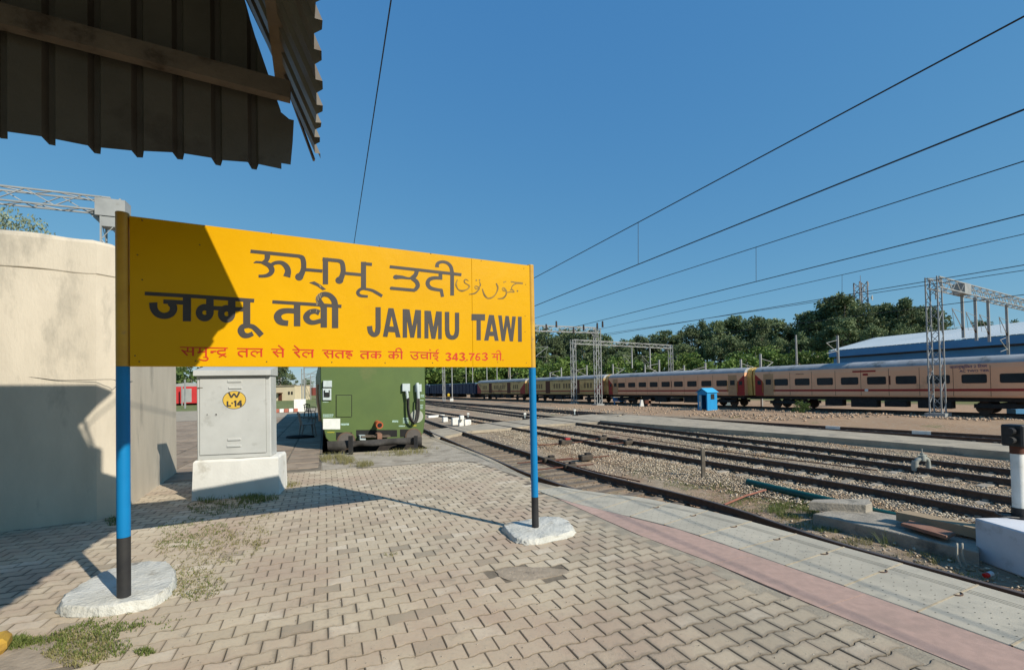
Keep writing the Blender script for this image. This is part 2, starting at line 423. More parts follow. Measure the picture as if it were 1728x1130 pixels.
# ---- coping slabs along the edge
dots = [(R.uniform(-.004, .004), R.uniform(-.004, .004)) for _ in range(80)]
for i in range(len(cs) - 1):
    a, b, c, d = cs[i], cs[i + 1], couts[i + 1], couts[i]; g = .006
    mb = MB(); Z1 = .004 + R.uniform(-.003, .003)
    def P(u, v, z): return lerp(lerp(a, b, u), lerp(d, c, u), v) + Vector((0, 0, z))
    prof = [(0.004, -.10), (.004, Z1 - .005), (.01, Z1)]
    for gv in (.735, .765, .80): prof += [(gv - .005, Z1), (gv - .004, Z1 - .010), (gv + .004, Z1 - .010), (gv + .005, Z1)]
    prof += [(.985, Z1), (.996, Z1 - .008), (1, -.10)]
    u0, u1 = g / .47, 1 - g / .47
    rr = [[P(u, v, z) for v, z in prof] for u in (u0, u1)]
    mb.loft(rr, 0, cap=True, closed=True)
    k = 0
    for ii in range(5):
        for jj in range(7):
            u = .14 + .72 * ii / 4 + (.07 if jj % 2 else 0) + dots[k][0]; v = .10 + .52 * jj / 6 + dots[k][1]; k += 1
            q = P(u, v, Z1 + .0012); s_ = .0075
            mb.add([q - TN * s_ * 1.3, q - TR * s_ * .7, q + TN * s_ * 1.3, q + TR * s_ * .7], [(0, 1, 2, 3)], 1)
    mb.build('coping_slab', [m_cop, m_copd], platform, recalc=False)
    mb = MB(); qa, qb = P(0, .004, Z1 + .0006), P(0, .99, Z1 + .0006); mb.bar(qa, qb, .013, .004); mb.build('joint_mortar', M('joint_tan', (.50, .41, .28), (.36, .29, .2), 20, .95), platform)
    if i > 3:
        mb = MB(); q0 = P(0, .62, Z1); arc = [q0 + TN * (.045 * math.cos(w)) - TR * (.03 * math.sin(w)) + Vector((0, 0, .004)) for w in [math.pi * t / 8 for t in range(9)]]
        mb.tube(arc, .0055, 5); mb.build('lifting_ring', m_rust, platform)
# ---- granite strip between blocks and coping
gi = resample(gin[1:], .93); 
for i in range(len(gi) - 1):
    def tocop(p):
        best = None
        for a, b in zip(cin[:-1], cin[1:]):
            d = b - a; den = d.x * TN.y - d.y * TN.x
            if abs(den) < 1e-6: continue
            t = ((p.x - a.x) * TN.y - (p.y - a.y) * TN.x) / den
            if 0 <= t <= 1: best = a + d * t
        return best
    a, b = gi[i], gi[i + 1]; c, d = tocop(b), tocop(a)
    if c is None: continue
    if d is None: d = a + TN * .02
    g_ = TR * .0025
    sub = []
    top = [a - g_ + TN * .004, b + g_ + TN * .004, c + g_ - TN * .009, d - g_ - TN * .009]
    mb = MB(); mb.prism([p + Vector((0, 0, .0012)) for p in top], (0, 0, -.06)); mb.build('granite_slab', m_gran, platform)
# kerb stones on the far edge
ke = resample(smooth_line(edge_far, 5), .6)
for a, b in zip(ke[:-1], ke[1:]):
    t = (b - a).normalized(); n_ = Vector((-t.y, t.x, 0)); n_ = n_ if n_.x > 0 else -n_
    mb = MB(); mb.bbox((a + b) / 2 + n_ * .03 + Vector((0, 0, -.115)), ((b - a).length - .012, .16, .25), .015, 0, (t, n_, UP)); mb.build('kerb_stone', m_conc, platform)
# rough concrete behind the blocks
rc = [backline[0], backline[1], backline[2], backline[3], backline[4], at(543, 770), at(716, 759), at(735, 744), at(771, 758), at(830, 780)]
mb = MB(); mb.add([(p.x, p.y, -.004) for p in rc], [tuple(range(len(rc)))]); mb.build('rough_concrete', M('rough_concrete', (.42, .365, .29), (.30, .255, .20), 3, .95, bump=.8, bscale=25, c3=(.20, .165, .125), s3=1.7, bdist=.02), platform)

# ---- large slabs of the left platform
b0 = at(543, 791) - TN * .05
sb_ = [b0 + TN * .04, b0 + TR * 22 + TN * .04, b0 + TR * 22 - TN * 8.2, b0 - TN * 8.2]
mb = MB(); mb.add([(p.x, p.y, -.0095) for p in sb_], [(0, 1, 2, 3)]); mb.build('slab_bed', m_grout, platform)
for j in range(26):
    for i in range(11):
        L, Wd = .82, .72
        c = b0 + TR * (j * L + L / 2 + (0 if i % 2 else .3)) - TN * (i * Wd + Wd / 2)
        mb = MB(); tw = R.uniform(-.01, .01)
        ax = (TR * math.cos(tw) + TN * math.sin(tw), TN * math.cos(tw) - TR * math.sin(tw), UP)
        mb.bbox(c + Vector((0, 0, -.02 + R.uniform(-.004, .003))), (L - .035, Wd - .035, .04), .012, 0, ax); mb.build('stone_slab', m_slab, platform)

# ---- yard ground
def mat_ground():
    m = bpy.data.materials.new('yard_earth'); m.use_nodes = True; n = m.node_tree.nodes; l = m.node_tree.links; b = n['Principled BSDF']
    b.inputs['Roughness'].default_value = .97; b.inputs['Specular IOR Level'].default_value = .1
    geo = n.new('ShaderNodeNewGeometry'); sep = n.new('ShaderNodeSeparateXYZ'); l.new(geo.outputs['Position'], sep.inputs[0])
    def nz(sc, det=6, ro=.6, off=0):
        mp = n.new('ShaderNodeMapping'); mp.inputs['Location'].default_value = (off, off, 0); l.new(geo.outputs['Position'], mp.inputs[0])
        t = n.new('ShaderNodeTexNoise'); t.inputs['Scale'].default_value = sc; t.inputs['Detail'].default_value = det; t.inputs['Roughness'].default_value = ro
        l.new(mp.outputs[0], t.inputs['Vector']); return t.outputs['Fac']
    def mr(f, a, c, d=0, e=1):
        x = n.new('ShaderNodeMapRange'); x.inputs[1].default_value = a; x.inputs[2].default_value = c; x.inputs[3].default_value = d; x.inputs[4].default_value = e; l.new(f, x.inputs[0]); return x.outputs[0]
    def mix(a, bb, f):
        x = n.new('ShaderNodeMix'); x.data_type = 'RGBA'
        for s_, q in ((6, a), (7, bb)):
            if isinstance(q, tuple): x.inputs[s_].default_value = (*q, 1)
            else: l.new(q, x.inputs[s_])
        l.new(f, x.inputs[0]); return x.outputs[2]
    u = n.new('ShaderNodeVectorMath'); u.operation = 'DOT_PRODUCT'; l.new(geo.outputs['Position'], u.inputs[0]); u.inputs[1].default_value = tuple(TN)
    base = mix((.33, .26, .185), (.25, .19, .135), mr(nz(.8), .4, .6))
    base = mix(base, (.40, .215, .12), mr(nz(.13, 5, .6, 7), .5, .65, 0, .55))
    base = mix(base, (.36, .23, .14), mr(u.outputs['Value'], 27, 29, 0, .8))
    base = mix(base, (.42, .36, .28), mr(nz(5, 7, .75, 3), .5, .7, 0, .7))
    base = mix(base, (.13, .15, .05), mr(nz(.5, 8, .7, 17), .60, .70, 0, .8))
    far = mix((.10, .13, .045), (.20, .19, .09), mr(nz(.06, 6, .6), .4, .6))
    base = mix(base, far, mr(u.outputs['Value'], 58, 64))
    left = mix((.15, .19, .06), (.24, .22, .11), mr(nz(.4, 6, .6, 5), .4, .6))
    base = mix(base, left, mr(u.outputs['Value'], -3, -4))
    l.new(base, b.inputs['Base Color'])
    bp = n.new('ShaderNodeBump'); bp.inputs['Strength'].default_value = .9; bp.inputs['Distance'].default_value = .03
    l.new(nz(14, 8, .75), bp.inputs['Height']); l.new(bp.outputs[0], b.inputs['Normal'])
    return m
m_ground = mat_ground()
PLXY = [(p.x, p.y) for p in poly]
def hgt(x, y):
    u = x * TN.x + y * TN.y; w = x * TR.x + y * TR.y
    h = ZG + .05 * noise.noise(Vector((x * .35, y * .35, 0))) + .02 * noise.noise(Vector((x * 1.7, y * 1.7, 3)))
    if u > 28.5 and y < 200:  # spoil bank between the yard and the train
        d = (x - 24) * .866 + (y - 44.5) * .5     # distance in front of the train (negative)
        k = max(0, min(1, (u - 28.5) / 3)) * max(0, min(1, (-d - 2.2) / 3)); h += .22 * k * (1 + .8 * noise.noise(Vector((x * .25, y * .25, 9))))
    if y > 130 or x > 60:   # wooded rise behind the train
        d = ((x - 24) * .866 + (y - 44.5) * .5); h += max(0, min(1, (d - 30) / 90)) * 9 * max(0, min(1, (x + 60) / 60))
    return h
gx = sorted(set([-3000, -1200, -500, -220, -120, -80, -60] + [-45 + 3 * i for i in range(9)] + [-18 + .55 * i for i in range(115)] + [46 + 4 * i for i in range(30)] + [180, 240, 400, 900, 3000]))
gy = sorted(set([-600, -100, -30, -10] + [-3 + .5 * i for i in range(120)] + [58 + 2.5 * i for i in range(40)] + [165, 190, 230, 300, 420, 700, 1400, 4000]))
vs = [(x, y, hgt(x, y)) for y in gy for x in gx]; nx = len(gx)
fs = [(j * nx + i, j * nx + i + 1, (j + 1) * nx + i + 1, (j + 1) * nx + i) for j in range(len(gy) - 1) for i in range(nx - 1)]
me = bpy.data.meshes.new('ground'); me.from_pydata(vs, [], fs); me.materials.append(m_ground); me.polygons.foreach_set('use_smooth', [True] * len(fs)); me.update()
ground = bpy.data.objects.new('ground', me); col.objects.link(ground); ground['kind'] = 'structure'

# ---- tracks
def rail_ring(p, n_):
    pr = [(-.07, -.172), (-.07, -.160), (-.012, -.14), (-.011, -.045), (-.036, -.036), (-.036, -.006), (-.028, 0), (.028, 0), (.036, -.006), (.036, -.036), (.011, -.045), (.012, -.14), (.07, -.16), (.07, -.172)]
    return [p + n_ * a + UP * b for a, b in pr]
def rail(parent, pts, name='rail'):
    mb = MB(); P = pts; rings = [rail_ring(P[i], nrm(P, i)) for i in range(len(P))]
    mb.loft(rings, 0); 
    # worn running surface on the top faces
    k = 0
    for s_ in range(len(P) - 1):
        for i in range(14):
            if i in (5, 6, 7): mb.m[k] = 1
            k += 1
    return mb.build(name, [m_rust, m_shine], parent, smooth=False)
def slp_mesh(mat, wood=False):
    mb = MB(); L = 2.6
    if wood: mb.bbox((0, 0, -.085), (L, .25, .17), .02)
    else:
        def ring(x, h, w): return [Vector((x, -w, -.2)), Vector((x, w, -.2)), Vector((x, w * .72, h)), Vector((x, -w * .72, h))]
        mb.loft([ring(-1.37, -.02, .14), ring(-1.3, 0, .14), ring(-.6, 0, .13), ring(-.25, -.045, .12), ring(.25, -.045, .12), ring(.6, 0, .13), ring(1.3, 0, .14), ring(1.37, -.02, .14)])
    for s_ in (-.84, .84):
        for q in (-.1, .1): mb.box((s_ + q, 0, .018), (.05, .09, .045))
    o = mb.build('sleeper', mat, None); me = o.data; 
    me.transform(Matrix.Translation(o.location)); bpy.data.objects.remove(o); return me
sm_c = slp_mesh(m_sleeper); sm_w = slp_mesh(m_wood, True)
def track(label, near, side, s0, s1, me, step=.65, group='railway tracks of the yard', nmax=95, hide=None):
    # near: rail polyline; the other rail stands 1.676 m to the given side
    P = smooth_line(near, 6); P2 = [P[i] + nrm(P, i) * 1.676 * side for i in range(len(P))]
    mid = [(a + b) / 2 for a, b in zip(P, P2)]
    c = mid[len(mid) // 2]
    t = thing('railway_track', label, 'track', (c.x, c.y, ZG), group)
    rail(t, P); rail(t, P2)
    mm = resample(mid, step); k = 0
    for i, p in enumerate(mm[:-1]):
        if p.y < 2.5 or k >= nmax: continue
        d = mm[i + 1] - p; o = bpy.data.objects.new('sleeper', me); col.objects.link(o)
        o.location = (p.x, p.y, ZR - .172 + R.uniform(-.006, .004)); o.rotation_euler = (0, 0, math.atan2(d.y, d.x) - math.pi / 2 + R.uniform(-.012, .012)); setp(o, t); k += 1
    return t, mid
def ext(P, back, fwd):
    a = (P[0] - P[1]).normalized(); b = (P[-1] - P[-2]).normalized(); return [P[0] + a * back] + P + [P[-1] + b * fwd]
A = ext([at(x, y, ZR) for x, y in [(1728, 1000), (1400, 910), (1199, 845), (1000, 796), (897, 765), (719, 708)]], 6, 60)
t1, mid1 = track('track nearest the platform, its inner rail half hidden below the coping', A, -1, 0, 0, sm_w, .6, nmax=80)
B2 = ext([at(x, y, ZR) for x, y in [(1707, 867), (1400, 811), (1000, 745), (865, 720.5), (719, 696)]], 10, 60)
t2, mid2 = track('second track from the platform, with grey ballast on both sides', B2, 1, 0, 0, sm_c)
b3 = [at(x, y, ZR) for x, y in [(1707, 808), (1400, 768), (1000, 716)]]; b3.append(b3[-1] + TR * 25)
t3, mid3 = track('third track from the platform, beside the raised walkway', ext(b3, 12, 60), 1, 0, 0, sm_c)
b4 = [at(x, y, ZR) for x, y in [(1699, 741), (1328, 719), (1050, 701.5), (900, 690.5)]]; b4.append(b4[-1] + Vector((-.43, .9, 0)) * 25)
t4, mid4 = track('fourth track, on the far side of the raised walkway', ext(b4, 14, 50), 1, 0, 0, sm_c)

TD = Vector((-.5, .866, 0)); TDN = Vector((.866, .5, 0)); T0 = Vector((24, 44.5, ZR))   # near side of the standing train
c5 = [T0 - TD * 60 + TDN * .79, T0 + TDN * .79, T0 + TD * 60 + TDN * .79, T0 + TD * 150 + TDN * .79]
t5, mid5 = track('track under the standing passenger train', c5, 1, 0, 0, sm_c, 1.3, nmax=70)

# rail joints painted white on the fourth track
m_white = M('white_paint', (.78, .77, .72), (.68, .66, .6), 5, .7, bump=.2, c3=(.42, .38, .32), s3=5, t3=.62)
for (x, y) in [(1565, 728), (1425, 719)]:
    p = at(x, y, ZR); q = min(mid4, key=lambda r_: (r_ - p).length); i = min(range(len(mid4)), key=lambda k: (mid4[k] - p).length)
    mb = MB(); d = (mid4[i + 1] - mid4[i]).normalized(); nn_ = Vector((d.y, -d.x, 0)); q = q + nn_ * .84
    mb.box(Vector((q.x, q.y, ZR - .075)), (.7, .084, .166), 0, (d, nn_, UP)); mb.build('painted_joint', m_white, t4)

# ---- walkway of concrete across and along the tracks
near_ = [(735, 739), (791, 727), (863, 721.5), (905, 716.5), (1000, 712), (1015, 711.5)]; far_ = [(1050, 698.5), (1000, 698.5), (905, 706), (837, 712), (775, 719), (725, 725)]
mb = MB(); P = [at(x, y, ZR - .03) for x, y in near_ + far_]; mb.prism(P, (0, 0, -.16))
mb.build('crossing_path', m_conc); tag(col.objects[-1], kind='structure')
ne = [at(x, y, ZR + .06) for x, y in [(1012, 709), (1120, 717), (1328, 731.5), (1500, 745), (1707, 762.5)]]; fe = [at(x, y, ZR + .06) for x, y in [(1056, 699), (1120, 703), (1328, 720), (1500, 733), (1707, 750)]]
ne.append(ne[-1] + (ne[-1] - ne[-2]).normalized() * 12); fe.append(fe[-1] + (fe[-1] - fe[-2]).normalized() * 12)
mb = MB(); P = ne + list(reversed(fe)); mb.prism(P, (0, 0, -.30)); mb.build('walkway', m_conc); tag(col.objects[-1], kind='structure')

# ---- ballast and loose stones, as real stones
def stones(name, pts, smin, smax, mat, seed=1, parent=None):
    rg = np.random.default_rng(seed); N = len(pts)
    base = np.array([(1, 0, 0), (-1, 0, 0), (0, 1, 0), (0, -1, 0), (0, 0, 1), (0, 0, -1)], float)
    fo = np.array([(0, 2, 4), (2, 1, 4), (1, 3, 4), (3, 0, 4), (2, 0, 5), (1, 2, 5), (3, 1, 5), (0, 3, 5)])
    s = rg.uniform(smin, smax, (N, 1, 1)) * rg.uniform(.55, 1.15, (N, 6, 1)); v = base[None] * s
    v += rg.normal(0, 1, (N, 6, 3)) * s * .18
    q = rg.normal(0, 1, (N, 3, 3)); Q = np.linalg.qr(q)[0]; v = np.einsum('nij,nkj->nki', Q, v); v[:, :, 2] *= .75
    v += np.array(pts)[:, None, :]
    V = v.reshape(-1, 3); F = (fo[None] + (np.arange(N) * 6)[:, None, None]).reshape(-1, 3)
    me = bpy.data.meshes.new(name); me.vertices.add(len(V)); me.vertices.foreach_set('co', V.ravel())
    me.loops.add(F.size); me.loops.foreach_set('vertex_index', F.ravel().astype(np.int32)); me.polygons.add(len(F)); me.polygons.foreach_set('loop_start', np.arange(0, F.size, 3, dtype=np.int32))
    me.polygons.foreach_set('loop_total', np.full(len(F), 3, dtype=np.int32))
    me.update(calc_edges=True); me.validate(); me.materials.append(mat)
    a_ = me.attributes.new('tint', 'FLOAT', 'FACE'); a_.data.foreach_set('value', np.repeat(rg.random(N), 8)[:len(me.polygons)])
    o = bpy.data.objects.new(name, me); col.objects.link(o); o['kind'] = 'stuff'; return o
m_stone = M('ballast', (.46, .395, .30), (.37, .285, .20), 2.5, .9, obj=.5, c3=(.40, .235, .12), s3=.45, t3=.56)
m_stoneb = M('bank_stone', (.50, .38, .27), (.42, .29, .19), 3, .9, obj=.3)
wkxy = [(p.x, p.y) for p in P]; cpxy = [(p.x, p.y) for p in [at(x, y, ZR) for x, y in near_ + far_]]
rg = random.Random(5); pts = []
A2 = smooth_line(A, 6)
def a_dist(x, y):
    # signed distance to the right of rail A
    best = 1e9; s_ = 0
    for i in range(len(A2) - 1):
        a, b = A2[i], A2[i + 1]
        if min(a.y, b.y) - 1 < y < max(a.y, b.y) + 1:
            d = b - a; n_ = Vector((d.y, -d.x, 0)).normalized(); v = (Vector((x, y, 0)) - a).dot(n_)
            if abs(v) < abs(best): best = v
    return best
tries = 0
while len(pts) < 46000 and tries < 400000:
    tries += 1
    y = 4 + 34 * rg.random() ** 1.6; x = rg.uniform(-8, 26)
    k = x / y
    if k < -.1 or k > 1.25: continue
    dA = a_dist(x, y)
    if dA < .25 or dA > 13: continue
    u = dA
    d = noise.noise(Vector((x * .3, y * .3, 2)))
    grav = 1.0 if 1.6 < u < 9.5 else .55
    if u < 1.6: grav = .12 + .5 * max(0, d)
    if 6.3 < u < 8.0: grav = .35 + .3 * d
    if rg.random() > grav + .25 * d: continue
    if inpoly(x, y, wkxy) or inpoly(x, y, cpxy): continue
    # keep rails themselves clear
    pts.append((x, y, hgt(x, y) + rg.uniform(.0, .035) + (.05 if 1.8 < u < 3.6 else 0)))
stones('ballast', pts, .018, .042, m_stone, 3)
pts = []; 
for _ in range(9000):     # between the sleepers of the near track, on its brown dirt
    i = rg.randrange(len(mid1) - 1); p = mid1[i]
    if p.y > 40 or p.y < 3: continue
    q = lerp(mid1[i], mid1[i + 1], rg.random()); o_ = rg.uniform(-2.1, 1.5)
    pts.append((q.x + TN.x * o_, q.y + TN.y * o_, ZG + .01 + rg.uniform(0, .02)))
stones('track_gravel', pts, .01, .028, M('brown_gravel', (.30, .22, .15), (.22, .16, .11), 4, .95, obj=.4), 4)
pts = []
for _ in range(1500):
    px = rg.uniform(880, 1728); py = (689 + (px - 880) * .012 + rg.gauss(0, 2)) if rg.random() < .4 else (697 + (px - 880) * .012 + rg.gauss(0, 1.3) + 2.5 * math.sin(px * .02)) if px > 1150 else 690 + rg.gauss(0, 4)
    p = at(px, py, ZG + .15)
    if p.y > 75: continue
    pts.append((p.x, p.y, hgt(p.x, p.y) + .05))
stones('bank_rubble', pts, .04, .13, m_stoneb, 5)
# ============================================================ STATION NAME BOARD
m_yel = M('board_yellow', (.65, .345, .001), (.60, .31, .001), .7, .38, bump=.5, bscale=3, c3=(.57, .28, .003), s3=2.5, spec=.12, t3=.62)
m_yelo = M('post_yellow', (.58, .33, .035), (.48, .26, .03), 4, .5, bump=.15, c3=(.30, .20, .08), s3=6, t3=.6)
m_blue = M('post_blue', (.004, .185, .43), (.004, .16, .38), 3, .4, bump=.08, bscale=12, c3=(.02, .16, .34), s3=5, t3=.66)
m_blk = M('post_black', (.022, .022, .024), (.035, .034, .033), 6, .5, bump=.1, c3=(.09, .085, .075), s3=9, t3=.62)
m_let = M('letter_black', (.060, .052, .047), (.048, .042, .040), 5, .55)
m_letu = M('letter_brown', (.11, .065, .012), (.30, .17, .01), 9, .5)
m_red = M('letter_red', (.55, .035, .008), (.48, .03, .008), 5, .5)
m_lime = M('whitewash', (.60, .585, .53), (.48, .465, .41), 4, .9, bump=.9, bscale=30, c3=(.28, .25, .20), s3=6, t3=.57, bdist=.018)
YL, YR = 3.55, 5.15
cL = dep(207.5, 618, YL); cR = dep(898, 619, YR)
bd = Vector((cR.x - cL.x, cR.y - cL.y, 0)).normalized(); bn = Vector((bd.y, -bd.x, 0))     # board normal, to the camera
BP = Vector((cL.x, cL.y, 0)) + bn * .028            # front face of the board
def onb(x, y, o=0.0): return on(x, y, BP + bn * o, bn)
baseL = Vector((cL.x, cL.y, 0)); baseR = Vector((cR.x, cR.y, 0))
sign = thing('station_name_board', 'big yellow station name board on two blue and black posts', 'sign', (lerp(baseL, baseR, .5)))
def post(b, top, yb, ykb, r, x):
    za = onb(x, top, -.03).z; z1 = onb(x, yb, -.03).z; z2 = onb(x, ykb, -.03).z
    for nm, m_, a_, c_ in (('post_top', m_yelo, z1, za), ('post', m_blue, z2, z1 - .002), ('post_foot', m_blk, -.02, z2 - .002)):
        mb = MB(); mb.tube([b + UP * a_, b + UP * c_], r, 28, cap=True); mb.build(nm, m_, sign, smooth=True)
    mb = MB(); mb.tube([b + UP * (za - .001), b + UP * (za + .012)], [r * 1.04, r * .98], 28); mb.build('post_cap', m_yelo, sign, smooth=True)
post(baseL, 362, 618, 905, .044, 207.5); post(baseR, 450, 620, 838, .040, 898)
# two panels meeting at a seam, thin folded sheet on an angle frame
tl, tr, br, bl = onb(218, 364), onb(894, 448), onb(896.5, 619.5), onb(219, 618)
sx = (725 - 218) / 676
tm, bm_ = lerp(tl, tr, .803), lerp(bl, br, .803)
for q, off in (([tl, tm, bm_, bl], 0), ([tm + bd * .0015, tr, br, bm_ + bd * .0015], .0015)):
    mb = MB(); qq = [p + bn * off for p in q]
    mb.loft([[p - bn * .03 for p in qq], [p - bn * .002 for p in qq], [p + (sum(qq, Vector()) / 4 - p) * .0025 for p in qq]]); mb.build('board_panel', m_yel, sign)
m_frame = M('angle_frame', (.42, .26, .03), (.34, .22, .05), 5, .6)
for a_, b_ in ((tl, tr), (bl, br), (lerp(tl, bl, .5), lerp(tr, br, .5))):
    mb = MB(); mb.bar(a_ - bn * .055 + UP * (-.03 if a_ == tl else .03), b_ - bn * .055 + UP * (-.03 if a_ == tl else .03), .04, .05); mb.build('frame_bar', m_frame, sign)
# rivets
for (x, y) in [(240, 372), (345, 381), (458, 393), (640, 415), (727, 428), (812, 440), (884, 453), (228, 600), (240, 472), (232, 430), (337, 413), (886, 533), (886, 560), (888, 612), (840, 611), (785, 609), (730, 612), (650, 612), (560, 611), (450, 610), (330, 609), (235, 610), (887, 480)]:
    p = onb(x, y); mb = MB(); mb.tube([p, p + bn * .005], [.006, .0035], 8); mb.build('rivet', M('rivet', (.16, .10, .03), None, 5, .6), sign, smooth=True)

LK = [0]
class Writer:
    """strokes sighted on the board face, each in its own hair-thin layer of paint"""
    def __init__(s, ox, oy, sc): s.o = (ox, oy); s.k = sc; s.mb = MB()
    def face(s, poly):
        LK[0] = (LK[0] + 1) % 14; o = .0018 + .00012 * LK[0]
        s.mb.add([onb(s.o[0] + x / s.k, s.o[1] + y / s.k, o) for x, y in poly], [tuple(range(len(poly)))])
    def st(s, pts, w, curve=False, closed=False):
        if curve:
            if isinstance(w, (list, tuple)):
                q = smooth_line([(p[0], p[1], w[i]) for i, p in enumerate(pts)], 6, closed); P = [(a[0], a[1]) for a in q]; w = [a[2] for a in q]
            else: P = [(a[0], a[1]) for a in smooth_line([(p[0], p[1], 0) for p in pts], 6, closed)]
        else: P = pts
        L, Rr = ribbon(P, w, closed); n = len(P)
        LK[0] = (LK[0] + 1) % 14; o = .0018 + .00012 * LK[0]
        f = lambda q: onb(s.o[0] + q[0] / s.k, s.o[1] + q[1] / s.k, o)
        vs = [f(q) for q in L] + [f(q) for q in Rr]; rg_ = range(n if closed else n - 1)
        s.mb.add(vs, [(i, (i + 1) % n, n + (i + 1) % n, n + i) for i in rg_])
    def dot(s, x, y, rx, ry=None):
        ry = ry or rx; s.face([(x + rx * math.cos(2 * math.pi * k / 18), y + ry * math.sin(2 * math.pi * k / 18)) for k in range(18)])
    def ring(s, x, y, rx, ry, w): s.st([(x + rx * math.cos(2 * math.pi * k / 28), y + ry * math.sin(2 * math.pi * k / 28)) for k in range(28)], w, closed=True)
    def done(s, mat): o = s.mb.build('lettering', mat, sign, recalc=False); s.mb = MB(); return o
# Gurmukhi, first word
w = Writer(410, 410, 7.2)
w.st([(92, 100), (690, 160)], 42); w.st([(680, 160), (722, 182), (737, 240), (738, 312)], [42, 58, 64, 62], True)
w.st([(738, 300), (722, 355), (690, 412)], [64, 66, 84], True); w.dot(684, 410, 50, 46)
w.st([(292, 120), (297, 172), (278, 215), (232, 238)], [62, 66, 52, 30], True); w.st([(130, 240), (160, 230), (240, 236)], [8, 26, 28])
w.st([(228, 236), (315, 268), (352, 325), (330, 372), (272, 398), (190, 402)], [30, 62, 66, 56, 40, 34], True)
w.st([(336, 272), (395, 240), (470, 240), (525, 282), (548, 340), (533, 409)], [44, 42, 48, 66, 72, 88], True)
w.st([(755, 322), (966, 340)], 38); w.st([(1003, 178), (1003, 500)], 64)
w.st([(968, 195), (1172, 215)], 42); w.st([(1160, 214), (1202, 235), (1217, 300), (1218, 365)], [42, 54, 60, 60], True)
w.st([(1218, 350), (1203, 402), (1178, 450)], [62, 64, 80], True); w.dot(1172, 452, 49, 44)
w.st([(1245, 368), (1442, 386)], 38); w.st([(1465, 228), (1465, 552)], 62); w.st([(1436, 248), (1568, 260)], 38)
w.st([(1490, 552), (1430, 560), (1396, 600), (1425, 638), (1518, 648)], [30, 36, 42, 36, 30], True)
w.st([(1478, 556), (1560, 572), (1622, 602), (1692, 645)], [30, 34, 38, 36], True)
w.done(m_let)
w.face([(803, 480), (868, 465), (940, 505), (1010, 562), (968, 572), (905, 525)]); w.done(m_let)
w = Writer(640, 430, 6.646)
w.st([(118, 132), (922, 222)], 33); w.st([(425, 165), (408, 222), (368, 264)], [46, 48, 54], True)
w.st([(190, 248), (255, 250), (325, 262), (385, 258)], [46, 36, 24, 32], True); w.dot(190, 248, 34, 25)
w.st([(368, 262), (418, 300), (432, 350), (398, 395)], [40, 46, 46, 40], True); w.st([(402, 397), (138, 373)], 34); w.dot(138, 373, 19, 18)
w.st([(687, 195), (687, 276)], 42); w.st([(706, 262), (620, 258), (562, 276), (543, 322), (572, 368), (640, 388), (702, 396)], [34, 38, 44, 46, 42, 36, 34], True); w.st([(694, 385), (710, 470)], 36)
w.st([(818, 190), (818, 455)], 42); w.st([(648, 138), (655, 98), (700, 78), (762, 90), (804, 135), (818, 205)], [44, 38, 32, 34, 38, 42], True)
w.done(m_let)
# Urdu, thin brush strokes
w.st([(877, 278), (862, 330), (885, 385), (930, 403), (985, 385), (1012, 352), (988, 330), (960, 312), (955, 285), (975, 276), (1002, 292)], [10, 18, 12, 20, 12, 18, 10, 12, 14, 10, 7], True)
w.st([(1068, 358), (1088, 350), (1122, 372), (1102, 405), (1068, 432), (1005, 442)], [8, 12, 16, 14, 17, 6], True); w.st([(1070, 365), (1085, 380), (1110, 378)], 12, True)
w.st([(1112, 368), (1134, 340), (1124, 298)], [8, 15, 7], True); w.dot(1089, 285, 9); w.dot(1125, 283, 9)
w.st([(1312, 318), (1330, 370), (1310, 432), (1270, 474), (1220, 486), (1180, 450), (1156, 380)], [14, 18, 13, 18, 16, 20, 10], True)
w.st([(1376, 382), (1398, 370), (1425, 408), (1420, 450), (1385, 485), (1328, 490)], [10, 14, 17, 14, 20, 6], True); w.st([(1380, 390), (1400, 402), (1422, 405)], 12, True)
w.st([(1422, 425), (1470, 415), (1510, 415), (1490, 388), (1466, 396)], [10, 14, 16, 12, 8], True); w.st([(1478, 400), (1492, 350), (1540, 322), (1611, 326)], [8, 10, 12, 10], True)
w.st([(1474, 300), (1540, 312), (1611, 318)], [14, 16, 22]); w.dot(1550, 405, 10); w.dot(1400, 305, 9); w.dot(1418, 300, 7)
w.done(m_letu)
# Hindi
w = Writer(240, 480, 8.64)
w.st([(37, 130), (800, 174), (1633, 235)], 54); w.st([(652, 150), (652, 535)], 118); w.st([(308, 248), (640, 265)], 62)
w.st([(395, 262), (448, 310), (454, 370), (412, 430), (320, 457), (222, 425), (170, 350), (160, 262)], [80, 104, 108, 96, 90, 98, 112, 120], True)
w.st([(987, 180), (987, 425)], 108); w.ring(910, 410, 82, 80, 94)
w.st([(1030, 342), (1472, 362)], 60); w.st([(1305, 195), (1305, 440)], 106); w.ring(1230, 427, 80, 82, 94)
w.st([(1524, 215), (1524, 600)], 104)
w.st([(1545, 604), (1470, 612), (1440, 668), (1475, 730), (1545, 742), (1614, 712)], [56, 78, 100, 90, 70, 66], True); w.st([(1524, 596), (1610, 614), (1675, 668), (1742, 742)], [60, 70, 80, 84], True)
w.done(m_let)
w = Writer(440, 470, 8.64)
w.st([(170, 338), (600, 365), (1177, 404)], 48); w.st([(531, 360), (531, 693)], 94)
w.st([(500, 472), (380, 467), (290, 488), (246, 545), (268, 608), (320, 640), (400, 650)], [76, 76, 92, 108, 104, 84, 78], True)
w.st([(920, 395), (920, 712)], 92); w.st([(856, 498), (790, 474), (712, 492), (666, 552), (690, 612), (762, 640), (880, 612)], [76, 72, 78, 94, 84, 66, 66], True)
w.st([(1085, 395), (1085, 720)], 92); w.st([(1085, 420), (1072, 325), (1012, 250), (930, 226), (868, 252), (846, 312), (905, 400)], [92, 86, 74, 70, 74, 82, 80], True)
w.done(m_let)
